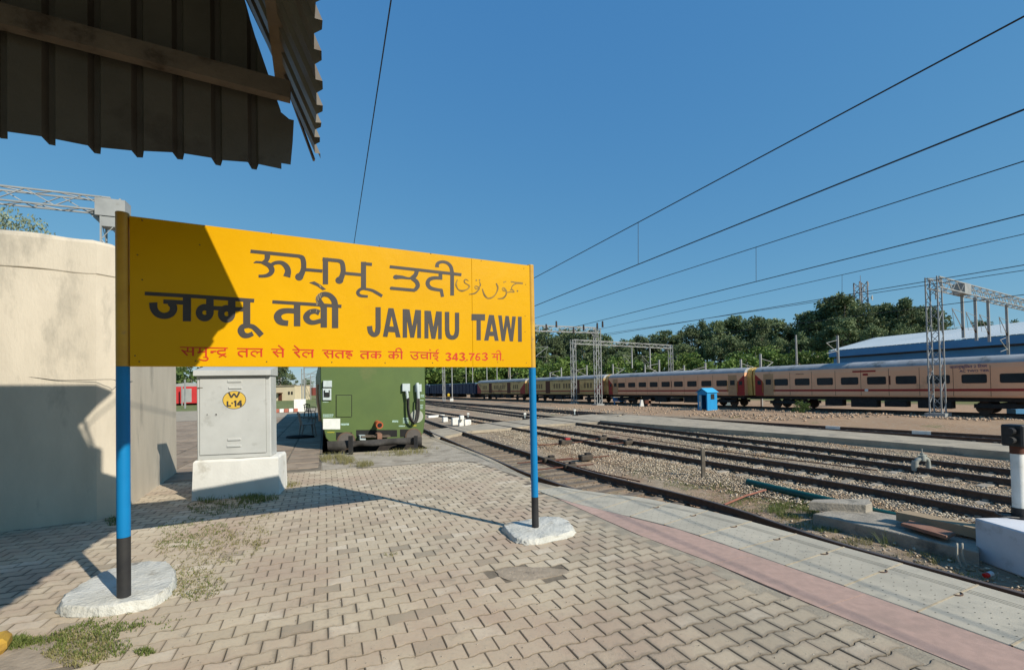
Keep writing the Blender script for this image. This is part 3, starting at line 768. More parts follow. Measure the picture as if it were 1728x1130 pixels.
# Latin capitals, one part per word
w = Writer(610, 500, 5.959)
w.st([(168, 108), (168, 322)], 52); w.st([(168, 312), (158, 365), (125, 384), (92, 356), (82, 298)], [52, 52, 46, 50, 52], True)
w.face([(216, 403), (262, 406), (303, 195), (303, 118), (272, 117)]); w.face([(303, 118), (323, 120), (394, 412), (347, 410), (303, 195)]); w.face([(262, 300), (345, 304), (352, 362), (262, 356)])
w.st([(437, 127), (437, 414)], 44); w.st([(580, 137), (580, 418)], 38); w.face([(437, 127), (484, 131), (530, 414), (492, 414)]); w.face([(542, 134), (585, 137), (530, 414), (492, 414)])
w.st([(654, 143), (654, 421)], 40); w.st([(790, 152), (790, 428)], 36); w.face([(654, 143), (698, 146), (743, 426), (705, 425)]); w.face([(752, 149), (795, 152), (743, 426), (705, 425)])
w.st([(861, 155), (862, 342)], 44); w.st([(962, 163), (962, 348)], 42); w.st([(862, 335), (874, 392), (912, 413), (950, 394), (962, 340)], [44, 46, 42, 46, 42], True)
w.done(m_let)
w.st([(1108, 208), (1243, 210)], 64); w.st([(1178, 215), (1178, 441)], 44)
w.face([(1233, 444), (1277, 445), (1310, 275), (1310, 186), (1282, 185)]); w.face([(1310, 186), (1332, 188), (1380, 447), (1340, 446), (1310, 275)]); w.face([(1272, 352), (1345, 354), (1350, 400), (1272, 398)])
w.face([(1374, 190), (1411, 192), (1441, 450), (1409, 449)]); w.face([(1448, 195), (1480, 197), (1441, 450), (1411, 449)]); w.face([(1448, 195), (1482, 197), (1522, 452), (1491, 451)]); w.face([(1516, 201), (1553, 203), (1524, 452), (1493, 451)])
w.st([(1592, 204), (1594, 456)], 38); w.done(m_let)
# the small red line
def hd(x0, y0, x1, y1): w.st([(x0, y0), (x1, y1)], 14)
w = Writer(300, 575, 8.64)
hd(30, 92, 730, 105); w.st([(146, 98), (142, 142), (110, 152), (50, 132)], [22, 20, 16, 18], True); w.st([(62, 134), (142, 212)], 22); w.st([(135, 155), (215, 155)], 16); w.st([(222, 98), (222, 220)], 28)
w.st([(322, 98), (322, 172)], 24); w.dot(305, 168, 22, 14); w.st([(322, 158), (410, 158)], 16); w.st([(412, 100), (412, 240)], 26)
w.st([(370, 238), (425, 240), (440, 262), (415, 282), (362, 282), (305, 262)], [10, 20, 22, 20, 18, 14], True)
w.st([(478, 154), (565, 150)], 18); w.dot(500, 165, 26, 14)
w.st([(690, 105), (690, 146)], 22); w.st([(696, 140), (625, 140), (585, 150), (592, 180), (640, 196), (686, 186)], [16, 18, 22, 20, 18, 16], True); w.st([(600, 236), (700, 180)], 18); w.st([(640, 195), (710, 232)], 16); w.done(m_red)
hd(865, 110, 1242, 116); w.st([(1007, 112), (1007, 232)], 26); w.st([(1000, 155), (920, 150), (885, 172), (905, 208), (952, 230)], [18, 18, 22, 22, 18], True)
w.st([(1218, 115), (1218, 232)], 26); w.st([(1212, 158), (1180, 160), (1150, 185)], [14, 16, 18], True); w.st([(1180, 168), (1125, 150), (1078, 165), (1078, 198), (1138, 230)], [12, 18, 20, 20, 16], True); w.done(m_red)
hd(1365, 120, 1556, 123); w.st([(1450, 122), (1444, 156), (1385, 158)], 18); w.st([(1392, 152), (1470, 232)], 22); w.st([(1445, 172), (1530, 172)], 14); w.st([(1532, 120), (1532, 238)], 26); w.st([(1465, 62), (1536, 120)], 16); w.done(m_red)
w = Writer(490, 575, 8.64)
hd(32, 126, 345, 133); w.st([(130, 125), (122, 160), (55, 165)], 20); w.st([(62, 158), (142, 240)], 22); w.st([(55, 65), (128, 126)], 16); w.st([(322, 130), (322, 242)], 26); w.st([(315, 175), (285, 172), (258, 198)], [14, 16, 18], True); w.st([(285, 180), (230, 164), (188, 180), (190, 212), (246, 240)], [12, 18, 20, 20, 16], True); w.done(m_red)
hd(465, 134, 915, 149); w.st([(545, 138), (540, 168), (488, 170)], 18); w.st([(494, 166), (560, 247)], 20); w.st([(542, 184), (610, 184)], 14); w.st([(615, 140), (615, 248)], 24); w.st([(765, 142), (765, 250)], 24); w.st([(760, 182), (700, 175), (664, 195), (676, 225), (716, 248)], [16, 16, 20, 20, 16], True)
w.st([(880, 148), (872, 162), (822, 162), (818, 186), (880, 186), (900, 206)], [14, 14, 14, 16, 16, 16], True); w.st([(905, 216), (850, 208), (828, 232), (876, 258)], [14, 16, 18, 14], True); w.done(m_red)
hd(1018, 151, 1328, 157); w.st([(1130, 155), (1130, 259)], 24); w.st([(1122, 190), (1065, 186), (1032, 205), (1045, 235), (1082, 256)], [16, 16, 20, 20, 16], True); w.st([(1250, 155), (1250, 259)], 24); w.ring(1212, 215, 32, 22, 16); w.st([(1256, 198), (1300, 192), (1320, 216), (1290, 246)], [14, 16, 20, 16], True); w.done(m_red)
hd(1425, 157, 1642, 163); w.st([(1508, 160), (1508, 262)], 22); w.ring(1470, 220, 30, 22, 16); w.st([(1514, 202), (1556, 196), (1576, 222), (1548, 250)], [14, 16, 18, 14], True); w.st([(1622, 160), (1622, 263)], 22); w.st([(1622, 165), (1612, 122), (1580, 106), (1546, 120), (1545, 158)], [16, 15, 14, 15, 16], True); w.done(m_red)
w = Writer(680, 580, 9.6)
hd(115, 132, 588, 144); w.st([(235, 138), (225, 176), (178, 186)], [16, 18, 14], True); w.st([(178, 186), (232, 192), (240, 225), (208, 246), (160, 225), (130, 172)], [10, 16, 20, 16, 16, 16], True)
w.st([(288, 172), (392, 178)], 14); w.st([(302, 180), (302, 212), (342, 228), (388, 212)], [16, 18, 16, 14], True); w.st([(395, 138), (395, 248)], 22); w.st([(447, 140), (447, 248)], 20); w.dot(440, 98, 13, 11)
w.st([(560, 142), (558, 166), (502, 170), (500, 196), (556, 200), (560, 228), (510, 236)], [14, 14, 16, 16, 16, 16, 14], True); w.st([(522, 234), (574, 276)], 14); w.st([(545, 140), (545, 105), (582, 90)], [14, 14, 10], True); w.done(m_red)
T3 = lambda x: (w.st([(x, 163), (x + 45, 150), (x + 76, 172), (x + 42, 202)], [16, 22, 24, 18], True), w.st([(x + 36, 201), (x + 80, 232), (x + 48, 262), (x, 252)], [18, 26, 22, 18], True))
T3(694); w.st([(868, 148), (868, 270)], 26); w.st([(862, 150), (808, 236)], 20); w.st([(798, 238), (896, 238)], 20); T3(918); w.dot(1040, 260, 13, 11)
w.st([(1070, 160), (1162, 160)], 20); w.st([(1152, 162), (1112, 215), (1100, 270)], [22, 22, 22], True); w.st([(1252, 160), (1206, 165), (1183, 225)], [16, 20, 22], True); w.ring(1213, 235, 31, 27, 20); T3(1284); w.done(m_red)
hd(1435, 161, 1598, 167); w.st([(1480, 165), (1480, 215)], 14); w.dot(1466, 214, 16, 10); w.st([(1480, 214), (1528, 214)], 13); w.st([(1528, 165), (1528, 268)], 18); w.st([(1582, 165), (1582, 268)], 18); w.st([(1582, 168), (1570, 122), (1540, 107), (1513, 135)], [14, 13, 13, 13], True); w.dot(1622, 262, 9, 10); w.done(m_red)
# scratches where paint has come off
w = Writer(440, 470, 8.64); m_scr = M('scratch', (.55, .42, .2), None, 9, .7)
for a_, b_ in [((848, 85), (872, 128)), ((862, 92), (880, 130)), ((818, 240), (800, 300)), ((840, 215), (815, 330)), ((862, 210), (838, 320)), ((825, 330), (808, 392)), ((836, 345), (822, 390)), ((730, 462), (716, 486)), ((820, 450), (806, 496)), ((884, 215), (868, 285))]:
    w.mb.add([onb(440 + x / 8.64, 470 + y / 8.64, .0045) for x, y in [(a_[0] - 2, a_[1]), (a_[0] + 2, a_[1]), (b_[0] + 2, b_[1]), (b_[0] - 2, b_[1])]], [(0, 1, 2, 3)])
w.mb.build('paint_scratches', m_scr, sign, recalc=False)

# whitewashed mounds round the feet of the posts, their outlines sighted on the paving
def mound(poly, foot, h, seed, name='footing'):
    rn = random.Random(seed); P = smooth_line([at(x, y, 0) for x, y in poly], 4, True); c = sum(P, Vector()) / len(P); c = lerp(c, Vector((foot.x, foot.y, 0)), .5)
    rings = []
    P = [lerp(a_, b_, t_) for a_, b_ in zip(P, P[1:] + P[:1]) for t_ in (0, .5)]
    for k, (sc, z) in enumerate([(1.0, -.01), (1.01, .008), (.985, h * .45), (.965, h * .85), (.935, h * 1.0), (.6, h), (.2, h * 1.02)]):
        r_ = []
        for i, p in enumerate(P):
            j = 1 + .03 * noise.noise(Vector((i * .45, k * 1.5, seed))) + rn.uniform(-.024, .024) * (1 if k < 4 else .5 if k == 4 else .2)
            q = c + (p - c) * sc * (j if sc > .3 else 1); r_.append(Vector((q.x, q.y, z * (1 + .22 * noise.noise(Vector((q.x * 7, q.y * 7, 1)))))))
        rings.append(r_)
    mb = MB(); mb.loft(rings); return mb.build(name, m_lime, sign, smooth=True)
mound([(100, 1038), (112, 1012), (150, 990), (182, 972), (225, 960), (280, 957), (298, 975), (292, 1000), (262, 1022), (215, 1034), (160, 1040)], baseL, .075, 1)
mound([(848, 893), (872, 886), (915, 879), (950, 880), (968, 893), (966, 904), (930, 914), (898, 919), (872, 916), (857, 905)], baseR, .055, 2)

# ============================================================ CANOPY CORNER ABOVE
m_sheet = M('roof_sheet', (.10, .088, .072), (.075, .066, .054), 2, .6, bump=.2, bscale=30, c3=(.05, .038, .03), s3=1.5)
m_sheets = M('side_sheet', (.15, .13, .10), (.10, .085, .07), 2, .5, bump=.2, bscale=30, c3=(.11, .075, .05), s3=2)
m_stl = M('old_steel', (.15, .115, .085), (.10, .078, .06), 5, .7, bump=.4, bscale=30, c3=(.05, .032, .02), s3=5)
E = dep(541, 268, 3.09); C0 = dep(490.5, 278, 2.7)
roofc = thing('platform_canopy', 'corner of a corrugated metal platform roof hanging in at the top left', 'canopy', (E.x - 2, E.y - 3, 0))
EAV = Vector((.40, -.917, 0)).normalized(); VG = Vector((-.92, -.39, 0)).normalized()     # along the eave towards the camera; along the gable to the left
def sheet(origin, along, down, n, pitch_, depth, outn, prof=None, mat=m_sheet, name='roof_sheet', thick=.0015):
    """trapezoid-ribbed sheet: ribs run along 'down', repeat along 'along'"""
    mb = MB(); 
    for k in range(n):
        x0 = k * pitch_
        ptsx = [(x0, 0), (x0 + pitch_ * .66, 0), (x0 + pitch_ * .74, depth), (x0 + pitch_ * .90, depth), (x0 + pitch_ * .98, 0), (x0 + pitch_, 0)]
        for (a0, b0_), (a1, b1) in zip(ptsx[:-1], ptsx[1:]):
            segs = 1
            d0a, d0b = prof(a0) if prof else (0, 1); d1a, d1b = prof(a1) if prof else (0, 1)
            mb.add([origin + along * a0 + outn * b0_ + down * d0a, origin + along * a1 + outn * b1 + down * d1a, origin + along * a1 + outn * b1 + down * d1b, origin + along * a0 + outn * b0_ + down * d0b], [(0, 1, 2, 3)])
    return mb.build(name, mat, roofc, recalc=False)
# gable cladding: vertical sheet across the platform end, ribs bulging down-track
gn = Vector((-VG.y, VG.x, 0)); gn = gn if gn.y > 0 else -gn
# right rim follows the torn edge seen against the sky
rim = [onp for onp in [on(x, y, C0, gn) for x, y in [(490.5, 278), (494, 240), (496, 203), (488, 201), (475, 190), (467, 170), (453, 138), (431, 60), (413, 0), (380, -120)]]]
mb = MB()
ZT = 4.60
s_r = [((p - C0).dot(VG), p.z) for p in rim]
def rimz(s_):   # lowest z at which the sheet's body exists for a column to the right of C0.. returns (zlow, zhigh)
    return None
NCOL = 34; P_ = .182
cols = []
for k in range(NCOL):
    x0 = .05 + k * P_; cols += [(x0, 0), (x0 + P_ * .66, 0), (x0 + P_ * .74, .035), (x0 + P_ * .88, .035), (x0 + P_ * .96, 0)]
rn = random.Random(3); base = []
def zb(s_): return C0.z + (-.03 if s_ < .3 else -.05 - .035 * (s_ - .3)) - .012 * math.sin(s_ * 9) + (.015 if s_ > .05 else .0)
def P2(s_, b_, z): q = C0 + VG * s_ + gn * b_; return Vector((q.x, q.y, z))
rs_ = [(a_, z_) for a_, z_ in s_r if a_ > -.02]; rs_ = rs_[-8:]
def ztop(s_):
    if s_ >= rs_[-1][0]: return ZT
    for (a_, z0_), (b_, z1_) in zip(rs_[:-1], rs_[1:]):
        if b_ > a_ and a_ <= s_ <= b_: return min(ZT, z0_ + (z1_ - z0_) * (s_ - a_) / (b_ - a_))
    return rs_[0][1]
cols = sorted(set(cols + [(q, 0) for q in (.07, .09, .12, .15)])) if False else cols
for (a0, b0_), (a1, b1) in zip(cols[:-1], cols[1:]):
    lo0, lo1 = zb(a0) - (.02 if b0_ > 0 else 0), zb(a1) - (.02 if b1 > 0 else 0)
    mb.add([P2(a0, b0_, lo0), P2(a1, b1, lo1), P2(a1, b1, ztop(a1)), P2(a0, b0_, ztop(a0))], [(0, 1, 2, 3)])
# the strip between the last rib and the torn rim
rp = rim + [Vector((rim[-1].x, rim[-1].y, ZT))]
for p, q in zip(rp[:-1], rp[1:]):
    if (p - C0).dot(VG) > .05 or (q - C0).dot(VG) > .05: continue
    a_ = P2(.05, 0, max(p.z, zb(.05))); b_ = P2(.05, 0, max(q.z, zb(.05)))
    mb.add([p, q, b_, a_], [(0, 1, 2, 3)])
mb.add([P2(-.06, .001, 4.03), P2(.62, .001, 4.03), P2(.62, .001, ZT - .04), P2(-.06, .001, ZT - .04)], [(0, 1, 2, 3)])  # unseen infill plate, added to block sun between the torn rim and eave sheet
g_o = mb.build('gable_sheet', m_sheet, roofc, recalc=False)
# side sheet: steep fascia along the eave, ribs running down it; saw-tooth lower rim
up_s = (VG * .39 + UP * .92).normalized(); outn = (VG * -.92 + UP * .39).normalized()
mb = MB(); n_t = 30; pt = .20; Hs = 1.46
for k in range(n_t):
    x0 = .0 + k * pt
    seg = [(x0, .035), (x0 + pt * .30, .035), (x0 + pt * .40, 0), (x0 + pt * .9, 0), (x0 + pt, .035)]
    for (a0, b0_), (a1, b1) in zip(seg[:-1], seg[1:]):
        o_ = E - outn * .035; j0 = .015 * math.sin(a0 * 7); j1 = .015 * math.sin(a1 * 7)
        mb.add([o_ + EAV * a0 + outn * b0_ + up_s * j0, o_ + EAV * a1 + outn * b1 + up_s * j1, o_ + EAV * a1 + outn * b1 + up_s * Hs, o_ + EAV * a0 + outn * b0_ + up_s * Hs], [(0, 1, 2, 3)])
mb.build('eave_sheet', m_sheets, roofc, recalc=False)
# flat deck on top
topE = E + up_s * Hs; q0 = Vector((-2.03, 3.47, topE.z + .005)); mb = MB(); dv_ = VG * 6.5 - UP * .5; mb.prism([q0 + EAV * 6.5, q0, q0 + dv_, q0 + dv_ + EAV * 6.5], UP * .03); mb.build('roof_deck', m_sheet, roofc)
# purlin, eave beam and rafter
pa = on(490, 156, C0 - gn * .10, gn); pb = on(-200, -25, C0 - gn * .10, gn)
mb = MB(); mb.bar(pa, pb, .06, .10); mb.build('purlin', m_stl, roofc)
pj = dep(478, 150, 2.98); mb = MB()
mb.bar(pj, pj + EAV * 4.5 + UP * .03, .085, .006); mb.bar(pj + UP * .045, pj + EAV * 4.5 + UP * .075, .012, .09); mb.bar(pj - Vector((.04, 0, -.03)), pj - Vector((.04, 0, -.03)) + EAV * 4.5, .012, .06); mb.build('eave_beam', m_stl, roofc)
ra = dep(474, 118, 2.96); rb = ra + (dep(415, -6, 2.96) - ra) * 2.2; mb = MB(); mb.bar(ra, rb, .028, .02); mb.build('rafter', M('angle_grey', (.30, .28, .25), (.2, .18, .15), 6, .6), roofc)
mb = MB(); va = dep(489, 158, 3.0); mb.bar(va, E + up_s * .0 - outn * .045, .03, .012); mb.build('verge_angle', m_stl, roofc)
mb = MB(); mb.bar(C0 + VG * .03 - UP * 0 + gn * -.01, P2(.03, -.01, zb(.03) + .3), .004, .03); 
# posts that carry it, behind the camera
for (x, y) in ((-.9, -.8), (-4.5, -1.0), (-6.5, 1.3)):
    mb = MB(); mb.bar((x, y, -.01), (x, y, 5.2), .16, .16); mb.build('canopy_post', m_stl, roofc)

# ============================================================ LEFT BUILDING (plastered block)
m_plas = M('plaster', (.58, .51, .405), (.49, .43, .34), 1.6, .92, bump=.45, bscale=30, c3=(.37, .33, .265), s3=1.5, t3=.56, stretch=(1.3, 1.3, .45))
cornF = at(190, 874); WR = at(298, 797)
wd = (WR - cornF); wd.z = 0; wd.normalize(); wl = Vector((-wd.y, wd.x, 0))        # wd: back along its side; wl: left along its front
if wl.x > 0: wl = -wl
wl = (wl * .995 + wd * -.06).normalized()
bld = thing('plastered_block', 'cream plastered windowless building with a cracked coping and a wire across it', 'building', (cornF.x, cornF.y, 0))
Hh = on(160, 404, cornF, wd).z; ch = .16
Lf, Ls = 6.0, (WR - cornF).length
fp = [cornF + wl * ch, cornF + wd * ch * .9, cornF + wd * Ls, cornF + wd * Ls + wl * Lf, cornF + wl * Lf]
def mbp(p, z): return Vector((p.x, p.y, z))
rn = random.Random(9)
cen = sum(fp, Vector()) / 5
mb = MB(); rr = []
for z, k in ((-.02, 1), (Hh - .46, 1)): rr.append([mbp(p, z) for p in fp])
mb.loft(rr); mb.build('wall', m_plas, bld)
# upper course above the crack: its own slightly overhanging block with a rounded, chipped rim
mb = MB(); rr = []
def dens(P, d=.12, n=None):
    out = []
    for i in range(len(P)):
        a_, b_ = P[i], P[(i + 1) % len(P)]; n_ = n or (max(1, int((b_ - a_).length / d)) if (b_ - a_).length < 7 else 30)
        for k in range(n_): out.append(lerp(a_, b_, k / n_))
    return out
fpd = dens(fp)
for z, inn in ((-.46, -.006), (-.45, -.016), (-.06, -.014), (-.02, .008), (0, .045), (.005, .5)):
    r_ = []
    for i, p in enumerate(fpd):
        d_ = (cen - p); d_.z = 0; d_.normalize(); zz = Hh + z + (.022 * noise.noise(Vector((p.x * 2.2, p.y * 2.2, 0))) if z < -.4 or z > -.05 else 0) + (.05 if z > -.03 and (p - fp[4]).length < 3 else 0) * 0
        q = p + d_ * (inn + .006 * noise.noise(Vector((p.x * 4, p.y * 4, z * 6)))); r_.append(Vector((q.x, q.y, zz)))
    rr.append(r_)
mb.loft(rr); mb.build('coping_course', m_plas, bld)
# crack lines: thin dark grooves standing in the plaster
m_crk = M('crack', (.10, .085, .065), None, 5, 1)
def crack(pts, w_):
    P = [on(x, y, cornF - wd * .018, wd) for x, y in pts]; Q = []
    for a_, b_ in zip(P[:-1], P[1:]):
        for k in range(5): q = lerp(a_, b_, k / 5); Q.append(q + UP * R.uniform(-.008, .008))
    mb = MB(); 
    for i in range(len(Q) - 1):
        w0 = w_ * R.uniform(.4, 1.4); a_, b_ = Q[i], Q[i + 1]; n_ = UP if abs((b_ - a_).z) < abs((b_ - a_).dot(wl)) else wl
        mb.add([a_ - n_ * w0, b_ - n_ * w0 * .8, b_ + n_ * w0, a_ + n_ * w0], [(0, 1, 2, 3)])
    mb.build('crack', m_crk, bld, recalc=False)
crack([(0, 441), (30, 439), (60, 442), (100, 446), (120, 449), (146, 450)], .010)
crack([(0, 432), (22, 433), (48, 437), (66, 440)], .004); crack([(70, 444), (64, 452), (66, 470), (60, 478)], .003)
crack([(118, 406), (124, 418), (119, 432), (124, 447)], .0028); crack([(0, 560), (30, 566), (60, 563)], .0015)
# wire pinned across the block
mb = MB(); pts = [on(x, y, cornF - wd * .045, wd) for x, y in [(-60, 633), (0, 635), (50, 636), (95, 641), (140, 641), (188, 640)]]; so_ = Vector((-wl.x, -wl.y, 0)) * .05
pts += [on(x, y, cornF + wl * -.05, wl) for x, y in [(200, 643), (235, 643), (262, 640), (299, 637)]]
mb.tube(smooth_line(pts, 4), .0035, 6); wo = mb.build('cable', m_blk, None); tag(wo, 'thin black wire running across the cream plastered wall', 'wire')

# ============================================================ CABINET AND PLINTH
m_cab = M('cabinet_grey', (.50, .50, .475), (.44, .44, .415), 2.2, .45, bump=.05, bscale=15, c3=(.33, .325, .30), s3=2.6, spec=.4, t3=.6)
m_dark = M('dark_gap', (.02, .02, .02), None, 4, .9)
pl0, pr0 = at(326, 844), at(470, 833); pd = (pr0 - pl0); pw = pd.length; pd.normalize(); pnn = Vector((pd.y, -pd.x, 0))  # towards camera
zt = on(326, 777.5, pl0, pnn).z
mb = MB(); c_ = (pl0 + pr0) / 2 - pnn * .3
rr = []
for z, g in ((-.01, .02), (.05, .01), (zt - .03, 0), (zt, -.02)):
    q = [pl0 + pnn * g - pd * g, pr0 + pnn * g + pd * g, pr0 - pnn * .62 + pd * g, pl0 - pnn * .62 - pd * g]; q = dens([Vector((p.x, p.y, 0)) for p in q], n=9)
    rr.append([Vector((p.x + R.uniform(-.004, .004), p.y + R.uniform(-.004, .004), z + (R.uniform(-.007, .004) if z > .3 else 0))) for p in q])
mb.loft(rr); pl = mb.build('plinth', M('plinth_white', (.68, .66, .61), (.60, .58, .53), 2, .9, bump=.25, bscale=30, c3=(.45, .42, .36), s3=2.4, t3=.6), None); tag(pl, 'white painted concrete plinth with grass at its foot', 'plinth')
cab = thing('signal_cabinet', 'grey steel trackside cabinet marked W L-14 on a white plinth', 'cabinet', (c_.x, c_.y, zt))
fo = pl0 - pnn * .05       # cabinet face plane
def oc(x, y, o=0.0): return on(x, y, fo + pnn * o, pnn)
ca, cb = oc(331, 772), oc(457, 766); ct = oc(334, 634).z; lft = oc(332, 700); rgt = oc(457, 700); cw = (rgt - lft).length
ca = Vector((lft.x, lft.y, zt + .0)); cc = ca + pd * (cw / 2) - pnn * .2; hc = ct - zt
mb = MB(); mb.bbox(cc + UP * (hc / 2), (cw, .4, hc), .012, 0, (pd, pnn, UP)); mb.build('cabinet_body', m_cab, cab)
ztop = oc(332, 620).z
mb = MB(); X0, X1 = ca - pd * .02, ca + pd * (cw + .02)
mb.prism([X0 + pnn * .075 + UP * (hc - .0), X0 + pnn * .07 + UP * (hc + .085), X0 - pnn * .43 + UP * (hc + .17), X0 - pnn * .43 + UP * (hc)], pd * (cw + .04)); mb.build('hood', m_cab, cab)
da, db, dc, dd_ = oc(337, 638, .006), oc(448, 636, .006), oc(449, 763, .006), oc(337, 768, .006)
mb = MB(); mb.loft([[p - pnn * .012 for p in (da, db, dc, dd_)], [p + pnn * .002 for p in (da, db, dc, dd_)], [p + pnn * .006 + ((da + dc) / 2 - p) * .012 for p in (da, db, dc, dd_)]]); door = mb.build('door', m_cab, cab)
mb = MB(); 
for a_, b_ in ((da, db), (db, dc), (dc, dd_), (dd_, da)): mb.bar(a_ - pnn * .0045, b_ - pnn * .0045, .006, .011 if a_ in (dc,) else .006, up=pnn)
mb.build('door_gap', m_dark, cab)
for (x, y, wd_) in ((396, 643, 21), (397, 654, 20), (395.5, 741, 20), (395, 752, 21)):
    p = oc(x, y, .014); s_ = wd_ / 2 * p.y / 760; pts_ = smooth_line([p - pd * s_, p - pd * (s_ * .9) + pnn * .012, p + pd * (s_ * .9) + pnn * .012, p + pd * s_], 3)
    mb = MB(); mb.loft([[p + pd * (sx_ * s_) + UP * z_ + pnn * o_ for sx_, z_, o_ in ((-1, -.017, -.002), (-1, .017, -.002), (1, .017, -.002), (1, -.017, -.002))], [p + pd * (sx_ * s_ * .94) + UP * z_ + pnn * .012 for sx_, z_ in ((-1, -.014), (-1, .010), (1, .010), (1, -.014))]]); mb.build('louvre', m_cab, door)
for (x, y, r_) in ((350, 699, .012), (365, 699, .02)):
    p = oc(x, y, .012); mb = MB(); mb.tube([p, p + pnn * .006], r_, 12, mi=0); mb.tube([p + pnn * .006, p + pnn * .007], r_ * .6, 8, mi=1); mb.build('lock', [m_cab, m_dark], door, smooth=True)
for y in (654,):
    p = oc(336, y, .012); mb = MB(); mb.tube([p - pd * .03, p + pd * .05], .006, 6); mb.build('latch', m_stl, cab)
p = oc(395.5, 674.5, .0135); rr_ = 17.6 * p.y / 760
def disc(p, ax, nn2, rx, rz, o_, n=36): return [p + nn2 * o_ + ax * (rx * math.cos(2 * math.pi * k / n)) + UP * (rz * math.sin(2 * math.pi * k / n)) for k in range(n)]
mb = MB(); mb.add(disc(p, pd, pnn, rr_ * 1.0, rr_ * .87, 0), [tuple(range(36))], 1); mb.add(disc(p, pd, pnn, rr_ * .95, rr_ * .82, .0008), [tuple(range(36))], 0); dsc = mb.build('number_disc', [M('disc_yellow', (.72, .47, .07), None, 4, .6), m_let], door, recalc=False)
def flat_text(pl_, p, ax, nn2, strokes, wd_, sc, mat, name='lettering'):
    mb = MB(); k = 0
    for st_ in strokes:
        P = [(a_ * sc, b_ * sc) for a_, b_ in st_]; L, Rr = ribbon(P, wd_ * sc); n = len(P); k += 1; o_ = .0012 + .00015 * k
        f = lambda q: p + ax * q[0] + UP * q[1] + nn2 * o_
        mb.add([f(q) for q in L] + [f(q) for q in Rr], [(i, i + 1, n + i + 1, n + i) for i in range(n - 1)])
    return mb.build(name, mat, pl_, recalc=False)
flat_text(dsc, p, pd, pnn, [[(-.48, .75), (-.26, .22)], [(-.26, .22), (-.02, .62)], [(-.02, .62), (.2, .22)], [(.2, .22), (.44, .75)],
    [(-.58, -.1), (-.58, -.62)], [(-.58, -.55), (-.28, -.55)], [(-.26, -.3), (-.12, -.3)], [(-.02, -.22), (.1, -.1)], [(.1, -.05), (.1, -.64)], [(.54, -.05), (.54, -.66)], [(.54, -.08), (.26, -.45)], [(.24, -.45), (.66, -.45)]], .15, rr_, m_let)
# ============================================================ GREEN RAIL CAR IN THE BAY
m_green = M('railcar_green', (.095, .142, .042), (.082, .126, .040), 1.5, .5, bump=.06, bscale=6, c3=(.12, .145, .05), s3=.9, spec=.3)
m_rub = M('old_rubber', (.035, .033, .032), (.06, .055, .05), 7, .8, bump=.3)
m_und = M('underframe', (.022, .020, .019), (.04, .034, .03), 6, .9)
m_ltgrey = M('socket_grey', (.50, .56, .56), (.42, .48, .48), 8, .5)
m_oran = M('hose_orange', (.48, .12, .045), (.34, .08, .03), 8, .6)
F0 = dep(629, 740, 12.9); fn = -dirV; fx = nV                 # fx: to the right across the face
def of(x, y, o=0.0): return on(x, y, F0 + fn * o, fn)
gl, gr = of(541, 680), of(718, 680); gw = (gr - gl).dot(fx); gc = (gl + gr) / 2; gc.z = ZR
car = thing('green_rail_car', 'dark green end of a rail car standing at the buffer end of the bay', 'rail car', gc)
def GP(u, z, b): return gc + fx * u + UP * (z - ZR) * 1.0 + dirV * b if False else Vector((gc.x + fx.x * u + dirV.x * b, gc.y + fx.y * u + dirV.y * b, z))
zb_ = of(555, 746).z; hw = gw / 2
sec = [(-hw + .22, zb_), (-hw + .12, zb_ + .12), (-hw + .01, zb_ + .62), (-hw, zb_ + .9), (-hw, 2.55), (-hw + .1, 2.85), (-hw * .6, 3.15), (0, 3.28), (hw * .6, 3.15), (hw - .1, 2.85), (hw, 2.55), (hw, zb_ + .9), (hw - .01, zb_ + .55), (hw - .08, zb_ + .12), (hw - .14, zb_)]
mb = MB(); mb.loft([[GP(u * .985, z, -.0) for u, z in sec], [GP(u, z, .03) for u, z in sec], [GP(u, z, 19.5) for u, z in sec]]); mb.build('body', m_green, car)
mb = MB(); mb.box(GP(0, ZR + .72, 9.8), (2.3, 19, .5), 0, (fx, dirV, UP)); mb.build('underframe', m_und, car)
for b_ in (3, 16):
    mb = MB(); mb.box(GP(0, ZR + .5, b_), (2.2, 2.9, .35), 0, (fx, dirV, UP)); bo = mb.build('bogie', m_und, car)
    for q in (-1.2, 1.2):
        for s_ in (-.84, .84):
            mb = MB(); mb.tube([GP(s_ - .06, ZR + .46, b_ + q), GP(s_ + .06, ZR + .46, b_ + q)], .45, 20); mb.build('wheel', m_rust, bo, smooth=True)
def fbox(x0, y0, x1, y1, o0, o1, mat, name, par=car, bev=True):
    a_, b_, c_, d_ = [of(x, y, o0) for x, y in ((x0, y0), (x1, y0), (x1, y1), (x0, y1))]; e_ = fn * (o1 - o0); mb = MB()
    cc_ = (a_ + c_) / 2
    if bev and o1 - o0 > .008: mb.loft([[p for p in (a_, b_, c_, d_)], [p + e_ * .8 for p in (a_, b_, c_, d_)], [p + e_ + (cc_ - p) * .06 for p in (a_, b_, c_, d_)]])
    else: mb.prism((a_, b_, c_, d_), e_)
    return mb.build(name, mat, par)
